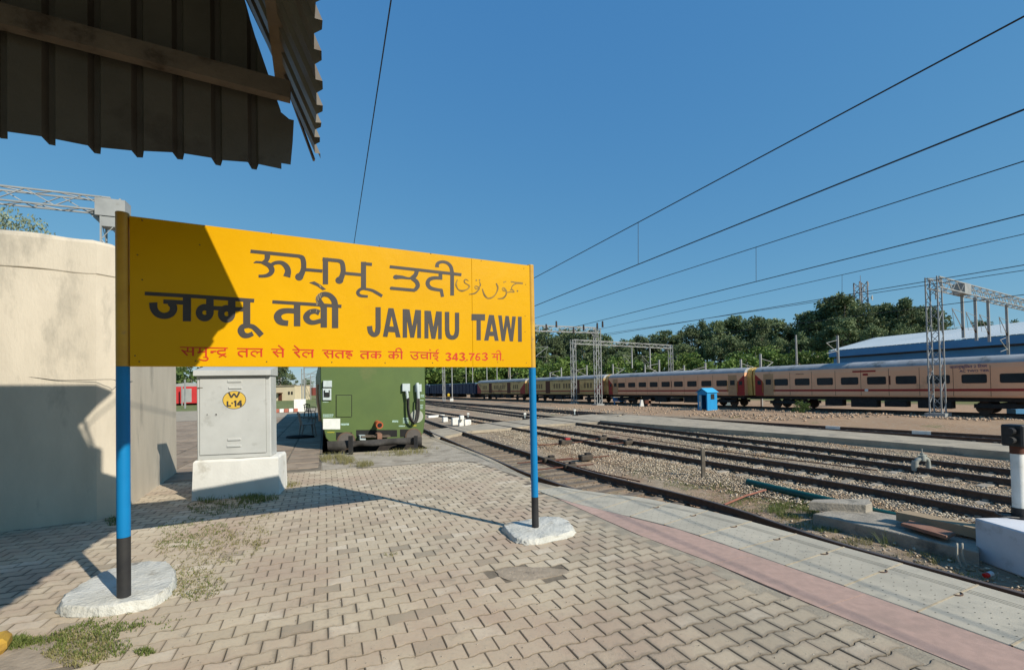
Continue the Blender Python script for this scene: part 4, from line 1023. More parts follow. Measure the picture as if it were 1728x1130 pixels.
# hatch, plates, lettering
for x0, y0, x1, y1 in ((566.5, 666, 594, 667), (566.5, 667.2, 567.5, 704), (593, 667.2, 594, 703), (567.7, 703.2, 592.8, 704)): fbox(x0, y0, x1, y1, .002, .004, m_dark, 'hatch_gap', bev=False)
fbox(568, 667.5, 592.5, 703, .002, .014, m_green, 'hatch')
fbox(545, 706, 574, 724, .002, .012, M('plate_white', (.74, .75, .70), None, 4, .5), 'plate')
m_stn = M('stencil', (.42, .58, .52), None, 9, .7); m_sty = M('stencil_yellow', (.62, .52, .03), None, 9, .7)
rn = random.Random(11)
def scrawl(x0, y0, x1, y1, mat, rows=1):
    mb = MB(); h = (y1 - y0) / rows
    for r_ in range(rows):
        x = x0
        while x < x1:
            wd_ = rn.uniform(.6, 1.6); hh = h * .36; yc = y0 + h * (r_ + .5)
            a_, b_, c_, d_ = [of(*q, .003) for q in ((x, yc - hh * rn.uniform(.5, 1)), (x + wd_, yc - hh), (x + wd_, yc + hh * rn.uniform(.4, 1)), (x, yc + hh))]
            mb.add([a_, b_, c_, d_], [(0, 1, 2, 3)]); x += wd_ + .35
    mb.build('stencilling', mat, car, recalc=False)
scrawl(545, 698, 561, 704, m_stn, 2); scrawl(575, 713, 588, 718, m_stn); scrawl(662, 708, 671, 713, m_stn); scrawl(545, 677, 553, 679, m_stn); scrawl(710, 665, 716, 670, m_stn, 2); scrawl(708, 674, 714, 676, m_stn); scrawl(708, 682, 713, 690, m_stn, 3); scrawl(680, 704, 689, 714, m_stn, 4); scrawl(673, 717, 683, 720, m_stn)
scrawl(552, 728, 564, 730, m_sty); scrawl(695, 716.5, 702, 719, m_sty)
# sockets and coupler cables
fbox(545, 642, 560, 653, .002, .09, m_ltgrey, 'socket_box'); fbox(544.5, 655, 559, 675, .002, .05, m_ltgrey, 'cable_holder'); fbox(547, 658, 556.5, 669, .051, .09, m_dark, 'socket'); fbox(548.5, 656, 554.5, 662, .09, .13, m_ltgrey, 'socket_cap')
fbox(678, 647, 691, 660, .002, .10, m_ltgrey, 'socket_box'); fbox(700, 648, 711, 661, .002, .05, m_ltgrey, 'socket_box')
def ftube(pts, r, mat, name, n=10):
    mb = MB(); P = [of(x, y, o) for x, y, o in pts]; mb.tube(smooth_line(P, 5), r, n); return mb.build(name, mat, car, smooth=True)
ftube([(686, 659, .12), (687, 665, .12), (687.5, 672, .11)], .042, m_ltgrey, 'plug'); ftube([(704, 646, .10), (705, 656, .12), (706, 672, .11)], .048, m_ltgrey, 'plug')
ftube([(687.5, 671, .11), (688, 690, .12), (691, 705, .15), (698, 713, .16), (704, 708, .14), (707, 690, .12), (706.5, 671, .11)], .032, m_rub, 'coupler_cable', 8)
ftube([(690, 671, .17), (690, 690, .18), (694, 706, .2), (700, 712, .19), (703, 700, .17), (704, 672, .15)], .022, m_rub, 'coupler_cable', 8)
mb = MB(); p = of(703, 702, 0); mb.tube([p, p + fn * .03], .19, 28); mb.tube([p + fn * .03, p + fn * .035], .15, 28); mb.build('tail_disc', M('disc_grey', (.40, .42, .36), None, 6, .6), car, smooth=True)
# brake pipe stub
p = of(636, 713, 0); mb = MB()
k_ = 16; dz = (fn + UP * -.15 + fx * .1).normalized(); mb.tube([p, p + dz * .28], .075, k_); mb.tube([p + dz * .26, p + dz * .34], [.1, .1], k_); mb.build('pipe_stub', m_oran, car, smooth=True)
mb = MB(); mb.tube([p + dz * .341, p + dz * .344], .065, k_); mb.build('pipe_mouth', m_dark, car)
# coupler pocket, hooks, buffers
fbox(601, 725, 670, 736.5, .0025, .004, m_dark, 'coupler_pocket', bev=False); fbox(606, 733, 656, 735, .004, .45, m_stl, 'draw_plate'); fbox(633, 729, 641, 738, .02, .5, M('hook_rust', (.26, .15, .10), (.2, .1, .07), 8, .8), 'draw_hook')
fbox(605, 733, 615, 740, .02, .4, m_ltgrey, 'chain_link'); fbox(567, 729, 594, 742, .0025, .004, m_dark, 'buffer_recess', bev=False); fbox(675, 724, 702, 737, .0025, .004, m_dark, 'buffer_recess', bev=False)
for x, y in ((582.5, 740.5), (692.5, 733.5)):
    p = of(x, y, 0); mb = MB(); mb.tube([p, p + fn * .42], .12, 18); mb.tube([p + fn * .42, p + fn * .45, p + fn * .46], [.235, .235, .2], 30); mb.tube([p + fn * .462, p + fn * .464], .2, 30, 1)
    mb.build('buffer', [M('buffer_rust', (.13, .085, .055), (.09, .06, .04), 6, .8), M('buffer_face', (.12, .105, .095), (.09, .08, .07), 5, .7)], car, smooth=True)
ftube([(536, 648, -.5), (535.5, 665, -.5), (538, 690, -.5), (540, 710, -.5)], .035, M('handrail_tan', (.50, .32, .19), None, 6, .6), 'handrail')
# stop barrier of old sheet nailed to two posts
stp = thing('stop_barrier', 'sagging black rubber sheet nailed to two stakes in front of the green rail car', 'barrier', of(632, 760, .9))
top_ = [(552, 744), (572, 743.5), (590, 742.5), (600, 743.5), (625, 742), (650, 740), (675, 738.5), (695, 737.5), (712, 737)]; bot_ = [(553, 759), (572, 760), (588, 756), (606, 752), (630, 752), (655, 750), (676, 749), (695, 750), (712, 752)]
mb = MB(); n = len(top_); 
tp = smooth_line([of(x, y, .95 + .05 * math.sin(x * .2)) for x, y in top_], 3); bt = smooth_line([of(x, y, .98 + .07 * math.sin(x * .13 + 1)) for x, y in bot_], 3); md = [lerp(a_, b_, .5) + fn * (.012 + .012 * math.sin(i * .5)) for i, (a_, b_) in enumerate(zip(tp, bt))]
mb.loft([[p for p in r_] for r_ in (tp, md, bt, [p - fn * .012 for p in bt], [p - fn * .012 for p in md], [p - fn * .012 for p in tp])], closed=False, cap=False); mb.build('rubber_sheet', m_rub, stp, smooth='all', recalc=False)
for x, y0, y1 in ((592, 735, 765), (702, 735, 758)):
    a_ = of(x, y0, 1.08); b_ = of(x, y1, 1.08); mb = MB(); mb.bar(Vector((b_.x, b_.y, -.05)), Vector((b_.x, b_.y, a_.z)), .09, .09); mb.build('stake', m_blk, stp)
# pit bottom: the bay's own rails
bay0 = GP(-.838, ZR, -1.0); 
c_b = [GP(-.838, ZR, -.8), GP(-.838, ZR, 6), GP(-.838, ZR, 20)]
tb, _ = track('short track in the pit beneath the green rail car', c_b, 1, 0, 0, sm_w, .65, nmax=20)

# ============================================================ STANDING TRAIN
m_peach = M('coach_peach', (.82, .43, .245), (.75, .385, .22), .6, .45, c3=(.52, .28, .16), s3=.5, spec=.3, t3=.6)
m_roof = M('coach_roof', (.36, .37, .38), (.28, .29, .30), 1.2, .6, c3=(.17, .18, .18), s3=.8)
m_mar = M('coach_maroon', (.33, .022, .018), (.27, .02, .016), 2, .5)
m_vyel = M('vestibule_yellow', (.66, .43, .13), (.55, .36, .11), 2, .6)
m_glass = M('coach_glass', (.010, .013, .018), (.022, .028, .034), .5, .25, spec=.25)
m_seam = M('seam', (.16, .08, .05), None, 2, .8)
m_yb = M('van_yellow', (.64, .44, .18), (.55, .37, .15), .6, .6, c3=(.27, .17, .075), s3=.7)
m_brn = M('van_brown', (.115, .04, .022), (.09, .033, .02), 1, .7)
LCO = 20.0
def coach(label, s0, kind='ac', group='coaches of the standing passenger train', tl_='left'):
    """s0: distance along the train of its near-to-us end; runs away from us"""
    body = {'ac': m_peach, 'van': m_yb}[kind]
    T = lambda s_, d, z: T0 + TD * (s0 + s_) + TDN * d + UP * z
    root = thing('passenger_coach' if kind == 'ac' else 'parcel_van', label, 'train coach', T(LCO / 2, 1.6, 0), group)
    sec = [(0.05, 1.17), (0, 1.3), (0, 3.2), (.05, 3.5)]; secb = sec + [(3.25 - d, z) for d, z in reversed(sec)]
    mb = MB(); mb.loft([[T(s_, d, z) for d, z in secb] for s_ in (0, LCO)]); mb.build('body', body, root)
    rsec = [(.045, 3.503), (.14, 3.72), (.45, 3.92), (1.0, 4.02), (1.625, 4.05), (2.25, 4.02), (2.8, 3.92), (3.11, 3.72), (3.205, 3.503)]
    mb = MB(); mb.loft([[T(s_, d, z) for d, z in rsec] for s_ in (0, .12, LCO - .12, LCO)]); 
    for k in range(1, 10): mb.loft([[T(LCO * k / 10 + q, d, z + .012) for d, z in rsec[:5]] for q in (-.03, .03)], closed=False, cap=False)
    mb.build('roof', m_roof, root, smooth=True)
    mb = MB(); mb.box(T(LCO / 2, -.003, 1.69), (LCO - 3.4, .006, .17), 0, (TD, TDN, UP)); mb.build('waist_stripe', m_mar, root)
    def rr(sc, zc, w_, h_, o_, r_=.1):
        P = []
        for k in range(4):
            cx, cz = [(1, 1), (-1, 1), (-1, -1), (1, -1)][k]
            for q in range(4): w2 = math.pi / 2 * k + math.pi / 2 * q / 3; P.append(T(sc + cx * (w_ / 2 - r_) + r_ * math.cos(w2), -o_, zc + cz * (h_ / 2 - r_) + r_ * math.sin(w2)))
        return P
    if kind == 'ac':
        nw = 9
        for k in range(nw):
            sc = 2.55 + 1.865 * k
            if k == nw: break
            mb = MB(); a_, b_ = rr(sc, 2.46, 1.26, .62, .003), rr(sc, 2.46, 1.26, .62, .012); mb.loft([a_, b_, rr(sc, 2.46, 1.16, .52, .010)], cap=False, closed=True); wn = mb.build('window', m_und, root)
            mb = MB(); mb.add(rr(sc, 2.46, 1.16, .52, .006), [tuple(range(16))]); mb.build('pane', m_glass, wn, recalc=False)
            if k == 4: mb = MB(); mb.box(T(sc - .85, -.004, 2.46), (.12, .008, .7), 0, (TD, TDN, UP)); mb.build('window_surround', m_brn, root)
        seams = [1.75 + 1.865 * k * .5 * 2 for k in range(0, 10)]
        for sc in [q + .0 for q in seams]:
            mb = MB(); mb.box(T(sc, -.002, 2.3), (.028, .004, 2.1), 0, (TD, TDN, UP)); mb.build('panel_seam', m_seam, root)
        doors = (1.32, LCO - 1.32)
    else:
        for k in range(6):
            sc = 3.4 + 2.6 * k; 
            if k in (1, 4):
                mb = MB(); mb.box(T(sc, -.01, 2.3), (1.3, .03, 2.0), 0, (TD, TDN, UP)); mb.build('sliding_door', m_brn, root)
            else:
                for j in range(3):
                    mb = MB(); mb.box(T(sc - .7 + j * .7, -.006, 2.5), (.42, .02, .75), 0, (TD, TDN, UP)); mb.build('window', M('van_shutter', (.24, .16, .07), (.17, .12, .06), 3, .7), root)
        for z in (3.35, 1.45): mb = MB(); mb.box(T(LCO / 2, -.004, z), (LCO - 3, .01, .05), 0, (TD, TDN, UP)); mb.build('side_rail', m_brn, root)
        doors = ()
    for sc in doors:
        mb = MB(); mb.box(T(sc, -.004, 2.25), (.95, .010, 2.05), 0, (TD, TDN, UP)); d_ = mb.build('door', M('door_peach', (.50, .29, .15), (.42, .23, .12), 2, .6), root)
        mb = MB(); mb.box(T(sc, -.011, 2.5), (.52, .008, .5), 0, (TD, TDN, UP)); mb.build('door_window', m_glass, d_)
        for q in (-.56, .56): mb = MB(); mb.tube([T(sc + q, -.05, 1.5), T(sc + q, -.05, 2.7)], .018, 6); mb.build('handrail', m_yelo, root)
        for z in (.95, .65): mb = MB(); mb.box(T(sc, .06, z), (.7, .2, .04), 0, (TD, TDN, UP)); mb.build('step', m_und, root)
    # slanting red ends
    for e0, sg in ((0, 1), (LCO, -1)):
        mb = MB(); P = [(0, 1.19), (0, 3.3), (1.75 if kind == 'van' else 1.4, 2.0), (1.75 if kind == 'van' else 1.4, 1.19)]
        if kind == 'ac' : P = [(0, 1.19), (0, 3.3), (.75, 2.45 + .15), (.84, 2.4), (.84, 1.19)]
        mb.prism([T(e0 + sg * s_, -.0055, z) for s_, z in P], TDN * .006); mb.build('end_panel', m_mar, root)
        if kind == 'ac':
            mb = MB(); mb.box(T(e0 + sg * .42, -.012, 2.45), (.34, .02, .40), 0, (TD, TDN, UP)); mb.build('end_window', m_glass, root)
        mb = MB(); mb.loft([[T(e0 - sg * q, d, z) for d, z in ((.55, 1.2), (.42, 3.1), (.6, 3.75), (1.1, 4.0), (2.15, 4.0), (2.7, 3.75), (2.85, 3.1), (2.7, 1.2))] for q in (0, .2, .48)]); mb.build('vestibule', m_vyel if kind == 'ac' else m_yb, root)
        mb = MB(); mb.box(T(e0 - sg * .3, .95, .95), (.5, .3, .25), 0, (TD, TDN, UP)); mb.box(T(e0 - sg * .3, 2.3, .95), (.5, .3, .25), 0, (TD, TDN, UP)); mb.build('buffer', m_und, root)
    mb = MB(); mb.box(T(LCO / 2, 1.6, 1.02), (LCO - .4, 2.7, .28), 0, (TD, TDN, UP)); mb.build('underframe', m_und, root)
    for sc, w_, h_ in ((6.6, 1.9, .55), (8.9, 1.4, .45), (11, 1.8, .6), (13.2, 1.3, .5)): mb = MB(); mb.bbox(T(sc, .55, .62), (w_, .8, h_), .03, 0, (TD, TDN, UP)); mb.build('equipment_box', m_und, root)
    for sc in (2.9, LCO - 2.9):
        mb = MB(); mb.box(T(sc, .42, .58), (3.3, .22, .28), 0, (TD, TDN, UP)); mb.box(T(sc, 2.8, .58), (3.3, .22, .28), 0, (TD, TDN, UP)); mb.box(T(sc, 1.6, .62), (.7, 2.4, .4), 0, (TD, TDN, UP)); bo = mb.build('bogie', m_und, root)
        for q in (-1.22, 1.22):
            for d in (.79, 2.46): mb = MB(); mb.tube([T(sc + q, d - .065, .457), T(sc + q, d + .065, .457)], .457, 18); mb.build('wheel', m_rust, bo, smooth=True)
    return root, T
c1, Tc = coach('peach air-conditioned coach with AC TWO TIER lettering, nearest and rightmost', -LCO - .0)
c2, _ = coach('peach coach behind the blue hut, second from the right in the train', 1.1)
c3, _ = coach('yellow parcel van with maroon ends directly left of the peach coaches', 1.1 * 2 + LCO, 'van')
c4, _ = coach('farthest yellow parcel van, just right of the blue wagons', 1.1 * 3 + LCO * 2, 'van')
def coach_text(txt, s_, z, size, mat, par, name='lettering', bold=.004):
    vs, fs = text_mesh(txt, size, bold); mb = MB(); mb.add([Tc(s_ - v.x * 1.0, -.0075, z + v.y) for v in vs], fs); mb.build(name, mat, par, recalc=False)
m_navy = M('letter_navy', (.045, .045, .13), None, 3, .7)
coach_text('AC TWO TIER', 4.4, 2.93, .23, m_navy, c1); coach_text('वातानुकूिलत 2 टियर'.replace('टिय', 'िटय'), 4.7, 3.22, .26, M('letter_hindi', (.16, .09, .17), None, 3, .7), c1)
coach_text('WGACCN', LCO - 4.2, 3.12, .15, m_seam, c1)
for s_, w_ in ((8.85 + 2.0, 1.6),): mb = MB(); mb.box(Tc(s_, -.006, 3.22), (w_, .01, .13), 0, (TD, TDN, UP)); mb.build('name_plate', m_mar, c1); mb = MB(); mb.box(Tc(s_ - .1, -.006, 2.96), (.36, .01, .17), 0, (TD, TDN, UP)); mb.build('number_plate', m_mar, c1)
vs_, fs_ = [], []
mb = MB(); p = Tc(10.7, -.012, 1.69); mb.add([p + TD * (.13 * math.cos(k * .3927)) + UP * (.11 * math.sin(k * .3927)) for k in range(16)], [tuple(range(16))]); mb.build('emblem', m_white, c1, recalc=False)
# blue wagons continuing the train
m_bw = M('wagon_blue', (.03, .045, .085), (.025, .035, .07), .7, .6); m_bt = M('wagon_top', (.12, .25, .33), None, 2, .6)
for k, lab in enumerate(('dark blue wagon coupled left of the yellow vans', 'dark blue wagon at the far end of the train', 'last dark blue wagon of the train, nearly lost behind the green rail car')):
    s0 = 1.1 * 4 + LCO * 3 + k * 15.2; T = lambda s_, d, z: T0 + TD * (s0 + s_) + TDN * d + UP * z
    root = thing('blue_wagon', lab, 'wagon', T(7, 1.6, 0), 'blue wagons at the end of the train')
    mb = MB(); mb.loft([[T(s_, d, z) for d, z in ((0, 1.1), (0, 3.45), (3.1, 3.45), (3.1, 1.1))] for s_ in (0, 14.3)]); mb.build('body', m_bw, root)
    mb = MB(); mb.box(T(7.15, 1.55, 3.52), (14.3, 3.16, .13), 0, (TD, TDN, UP)); mb.build('roof', m_bt, root)
    for j in range(7): mb = MB(); mb.box(T(1 + j * 2.05, -.04, 2.25), (.12, .08, 2.3), 0, (TD, TDN, UP)); mb.build('side_post', m_bw, root)
    for sc in (2.4, 12): mb = MB(); mb.box(T(sc, 1.55, .6), (2.6, 2.3, .8), 0, (TD, TDN, UP)); mb.build('bogie', m_und, root)

# ============================================================ GANTRIES, MASTS, OVERHEAD LINES
m_galv = M('galvanised_steel', (.33, .335, .325), (.25, .255, .25), 1.5, .5, metal=.0, c3=(.22, .20, .17), s3=2, t3=.62)
m_ins = M('insulator', (.05, .035, .03), None, 3, .3)
m_wire = M('wire_dark', (.035, .035, .04), None, 3, .6)
def lattice(mb, a, b, w_, h_, xa, ya, step, r=.03):
    """four-legged lattice from a to b; xa, ya: the two cross directions"""
    L = (b - a).length; n = max(2, int(L / step)); cs_ = [(-1, -1), (1, -1), (1, 1), (-1, 1)]
    P = lambda t, c: lerp(a, b, t) + xa * (c[0] * w_ / 2) + ya * (c[1] * h_ / 2)
    for c in cs_: mb.bar(P(0, c), P(1, c), r * 2, r * 2, up=xa)
    for i in range(n):
        for k in range(4):
            c, d = cs_[k], cs_[(k + 1) % 4]
            if i % 2: c, d = d, c
            mb.bar(P(i / n, c), P((i + 1) / n, d), r * 1.1, r * .9, up=xa + ya * .3)
def gantry(label, base, ztop, bdir, blen, w_=.62, bh=.62, arms=(), step=.75, far=None, r=.03, cat='gantry', tz=0.0):
    g = thing('overhead_gantry', label, cat, base, 'steel gantries spanning the tracks')
    xa = bdir.normalized(); ya = Vector((-xa.y, xa.x, 0))
    mb = MB(); top = Vector((base.x, base.y, ztop)); lattice(mb, base, top, w_, w_ * .8, xa, ya, step, r); mb.box(base + UP * .08, (w_ + .4, w_ + .3, .3), 0, (xa, ya, UP)); mb.build('mast', m_galv, g)
    a = top - UP * (bh / 2) - xa * 0; b = a + xa * blen; mb = MB(); lattice(mb, a, b, w_ * .8, bh, ya, UP, step, r); mb.build('boom', m_galv, g)
    if far:
        fb = Vector((b.x, b.y, far)); mb = MB(); lattice(mb, fb, b + UP * (bh / 2), w_, w_ * .8, xa, ya, step, r); mb.build('mast', m_galv, g)
    # knee plate
    mb = MB(); mb.prism([top - UP * bh + xa * (w_ / 2), top - UP * bh + xa * (w_ / 2 + bh), top - UP * (bh * 2.1) + xa * (w_ / 2)], ya * .05); mb.build('knee_brace', m_galv, g)
    for t_, L in arms:
        p = a + xa * t_ - UP * (bh / 2); mb = MB(); mb.bar(p, p - UP * L, .16, .16, up=xa); mb.box(p + UP * (bh / 2), (1.3, .7, bh + .1), 0, (xa, ya, UP)) if t_ == arms[0][0] and blen > 24 else None
        mb.build('drop_arm', m_galv, g)
        q = p - UP * (L * .82); e_ = q - xa * 2.1 + UP * 1.5; mb = MB(); mb.tube([q, e_], .028, 6); mb.tube([q + UP * 1.3, e_], .018, 5); mb.tube([q + UP * .25, q - xa * 1.7 + UP * .15, e_], .016, 5); ct_ = mb.build('cantilever', m_galv, g)
        mb = MB(); mb.tube([q, q - xa * .35 + UP * .25], .06, 8); mb.build('insulator', m_ins, g)
    return g
gb = at(1583, 702, ZG + .12); gz_ = dep(1578, 468, gb.y).z
gantry('tall lattice gantry at the right with its boom running out over the train', gb, gz_, Vector((.866, .5, 0)), 30, .78, .72, arms=((5.4, 3.3), (8.2, 3.4), (11.2, 3.4), (16, 3.3)), step=.8, r=.036)
gb = at(1010, 684, ZG); gz_ = dep(1010, 553, gb.y).z
gantry('gantry behind the right post of the sign, boom going left out of the yard', gb, gz_, -TN, 24, .75, .68, arms=((9.5, 4.2),), step=.9, r=.04)
gb = at(969, 681, ZG); gz_ = dep(969, 573, gb.y).z
gantry('farther portal gantry with two masts, spanning the standing train', gb, gz_, Vector((.83, .56, 0)), 23.2, .62, .6, arms=((13.0, 3.6), (17.6, 3.6)), step=.9, far=ZG, r=.04)
gp = dep(191, 338, 13.6); gb = Vector((gp.x, gp.y, -.05))
gl_ = gantry('grey lattice gantry rising behind the cream plastered block at the left', gb, gp.z, -TN, 16, .46, .40, step=.62, r=.022)
mb = MB(); mb.box(gp - UP * .3, (.72, .46, .52), 0, (TN, TR, UP)); mb.box(gp - UP * .72, (.5, .4, .3), 0, (TN, TR, UP)); mb.build('corner_plate', m_galv, gl_)
# tall insulated feeders on the middle gantry's boom
feed = thing('feeder_insulators', 'row of dark insulators standing on the boom behind the right post of the sign', 'insulators', dep(980, 560, 50))
for x, y in ((922, 551), (939, 546), (968, 556), (985, 552), (1008, 549), (1017, 546)):
    p = dep(x, y + 6, 55.2); mb = MB(); mb.tube([p, p + UP * .75], [.13, .1], 8); mb.build('insulator', m_ins, feed)
def oline(label, c1_, c2_, m1_, m2_, zc=4.7, zm=5.9, drops=(), back=14, fwd=170, rw=.0115):
    a = at(*c1_, zc); b = at(*c2_, zc); d = (b - a).normalized(); am = at(*m1_, zm); bm2 = at(*m2_, zm); dm = (bm2 - am).normalized()
    t = thing('overhead_line', label, 'overhead wire', a, 'overhead lines above the tracks')
    mb = MB(); mb.tube([a - d * back, a, b, b + d * fwd], rw, 6); mb.build('contact_wire', m_wire, t)
    mb = MB(); mb.tube([am - dm * back, am, bm2, bm2 + dm * fwd], rw, 6); mb.build('messenger_wire', m_wire, t)
    for x, y in drops:
        p = on(x, y, am, Vector((dm.y, -dm.x, 0))); p = am + dm * (p - am).dot(dm); lo_, hi_ = -back, fwd
        for _ in range(40):
            mi_ = (lo_ + hi_) / 2; pm_ = proj(a + d * mi_)
            if pm_ is None or pm_[0] > x: lo_ = mi_
            else: hi_ = mi_
        q = a + d * mi_; mb = MB(); mb.tube([p, q], .007, 5); mb.build('dropper', m_wire, t)
oline('nearest and steepest pair of overhead wires, over the platform-side track', (1728, 185), (905, 515), (1728, 28), (905, 467), drops=((1077, 378),))
oline('second pair of overhead wires with a dropper in mid sky', (1728, 362), (1100, 519), (1728, 272), (905, 536), drops=((1276, 423),))
oline('third pair of overhead wires, close together above the trees', (1728, 447), (1080, 556), (1728, 395), (1080, 540), drops=((1421, 464),))
oline('lowest pair of overhead wires, passing the tall right gantry', (1728, 497), (1540, 521), (1728, 456), (1540, 484.5), rw=.014)
a, b = at(660, 0, 6.2), at(598, 407, 6.2); d = (b - a).normalized(); mb = MB(); mb.tube([a - d * 5, a, b, b + d * 60], .009, 6); o = mb.build('overhead_cable', m_wire); tag(o, 'single dark cable dropping steeply through the sky behind the yellow board', 'cable')

def catmast(px, ytop, Y, flip, label, lat=False):
    p = dep(px, ytop, Y); b_ = Vector((p.x, p.y, ZG)); t = thing('catenary_mast', label, 'mast', b_, 'single catenary masts'); s_ = -1 if flip else 1
    mb = MB()
    if lat: lattice(mb, b_, p, .4, .35, TDN, TD, .9, .03)
    else: mb.bar(b_, p, .2, .16, up=TDN)
    mb.build('pole', m_galv, t); q = p - UP * .9; e_ = q + TDN * (2.4 * s_) + UP * .0
    mb = MB(); mb.tube([q - UP * 1.0, e_], .04, 5); mb.tube([p - UP * .5, e_], .03, 5); mb.tube([q - UP * .8, e_ - UP * 1.15], .035, 5); mb.build('cantilever', m_galv, t)
rn = random.Random(21)
def trainY(px): k = (px - 864) / 760; s_ = (24 - k * 44.5) / (.5 + .866 * k); return 44.5 + .866 * s_
MAST = [(1250, 606, 8, 0, 'short mast behind the train above the blue hut'), (1283, 597, 6, 0, 'mast behind the train above the yellow coupling'), (1190, 612, 7, 1, 'mast behind the train left of the blue hut'), (1112, 607, 9, 1, 'mast with raised arms behind the train, right of the portal gantry drop arms'), (1088, 615, 14, 0, 'shorter of the twin masts behind the peach coach'), (1034, 614, 12, 0, 'mast behind the train just right of the middle gantry'), (947, 620, 9, 1, 'small mast above the yellow van, left of the portal gantry'), (990, 616, 14, 1, 'mast seen between the two middle gantries'), (928, 628, 30, 0, 'tiny mast over the yellow van beside the blue post'), (1154, 616, 13, 1, 'mast at the right foot of the portal gantry'), (860, 600, 14, 0, 'mast under the right end of the board'), (838, 600, 26, 1, 'mast under the word ending of the red line'), (821, 603, 18, 0, 'thick mast under the board near its seam'), (797, 606, 30, 1, 'mast under the board above the far van'), (786, 604, 20, 0, 'mast above the roof of the far yellow van'), (1413, 566, 12, 1, 'mast in front of the blue shed'), (1700, 560, 16, 1, 'mast in front of the shed at the right edge')]
for px, yt, dY, fl, lab in MAST: catmast(px, yt, trainY(px) + dY, fl, lab)
for px, yt, yb, lab, lt in ((748, 600, 678, 'lattice mast nearest the green rail car, under the board', True), (762, 596, 674, 'pair mast right of the nearest lattice mast, under the board', False), (905, 606, 650, 'small lattice mast touching the blue post', True), (741, 648, 671, 'white signal post by the blue wagons', False)):
    b_ = at(px, yb, ZG); catmast(px, yt, b_.y, 0, lab, lt)
p = dep(1343, 565, trainY(1343) + 10); mb = MB(); mb.tube([Vector((p.x, p.y, ZG)), p], [.14, .09], 8); o = mb.build('lighting_pole', m_galv); tag(o, 'plain tall pole rising behind the train against the trees', 'pole')
# ============================================================ TREES
def mat_leaf(name, c1, c2):
    m = bpy.data.materials.new(name); m.use_nodes = True; n = m.node_tree.nodes; l = m.node_tree.links; b = n['Principled BSDF']
    b.inputs['Roughness'].default_value = .6; b.inputs['Specular IOR Level'].default_value = .25
    oi = n.new('ShaderNodeObjectInfo'); a_ = n.new('ShaderNodeAttribute'); a_.attribute_name = 'tint'
    mx = n.new('ShaderNodeMix'); mx.data_type = 'RGBA'; mx.inputs[6].default_value = (*c1, 1); mx.inputs[7].default_value = (*c2, 1); l.new(a_.outputs['Fac'], mx.inputs[0])
    r_ = n.new('ShaderNodeMapRange'); r_.inputs[3].default_value = .72; r_.inputs[4].default_value = 1.28; l.new(oi.outputs['Random'], r_.inputs[0])
    vm = n.new('ShaderNodeVectorMath'); vm.operation = 'SCALE'; l.new(mx.outputs[2], vm.inputs[0]); l.new(r_.outputs[0], vm.inputs['Scale']); l.new(vm.outputs[0], b.inputs['Base Color'])
    tr = n.new('ShaderNodeBsdfTranslucent'); l.new(vm.outputs[0], tr.inputs[0]); ms = n.new('ShaderNodeMixShader'); ms.inputs[0].default_value = .22
    l.new(b.outputs[0], ms.inputs[1]); l.new(tr.outputs[0], ms.inputs[2]); l.new(ms.outputs[0], n['Material Output'].inputs[0]); return m
m_leaf = mat_leaf('leaf_dark', (.078, .118, .052), (.175, .215, .10)); m_leafb = mat_leaf('leaf_bright', (.075, .135, .026), (.15, .21, .05)); m_leafp = mat_leaf('leaf_pale', (.15, .19, .13), (.25, .29, .20))
m_bark = M('bark', (.26, .22, .17), (.17, .14, .10), 2, .9)
def leaf_mesh(seed, nclump, per, rad_, height, size, mat, flat=1.0, lowfill=.25, clr=.24):
    rg = np.random.default_rng(seed); C = []; 
    for k in range(nclump):
        t = rg.uniform(lowfill, 1); prof = math.sqrt(max(0, 1 - ((t - .58) / .48) ** 2)) if t > .2 else .5
        a = rg.uniform(0, 2 * math.pi); r_ = rad_ * prof * math.sqrt(rg.uniform(.05, 1)) * .9; C.append((r_ * math.cos(a), r_ * math.sin(a), t * height, rg.uniform(.6, 1.25)))
    V = []; F = []; T = []
    for cx, cy, cz, s_ in C:
        rr = rad_ * clr * s_ * 1.35; n = int(per * s_)
        d = rg.normal(0, 1, (n, 3)); d /= np.linalg.norm(d, axis=1)[:, None]; d *= (rg.random((n, 1)) ** .45) * rr; d[:, 2] *= .75 * flat
        tt = rg.uniform(0, 1)
        for q in d:
            u = rg.normal(0, 1, 3); u /= np.linalg.norm(u); w = np.cross(u, rg.normal(0, 1, 3)); w /= np.linalg.norm(w) + 1e-6; sz = size * rg.uniform(.6, 1.3)
            p = np.array((cx, cy, cz)) + q; b = len(V); V += [p - u * sz, p + w * sz * .55, p + u * sz, p - w * sz * .55]; F.append((b, b + 1, b + 2, b + 3)); T.append(min(1, max(0, tt * .7 + rg.uniform(0, .5))))
    me = bpy.data.meshes.new('crown'); me.from_pydata([tuple(v) for v in V], [], F); me.materials.append(mat); a_ = me.attributes.new('tint', 'FLOAT', 'FACE'); a_.data.foreach_set('value', T); me.update()
    return me, C
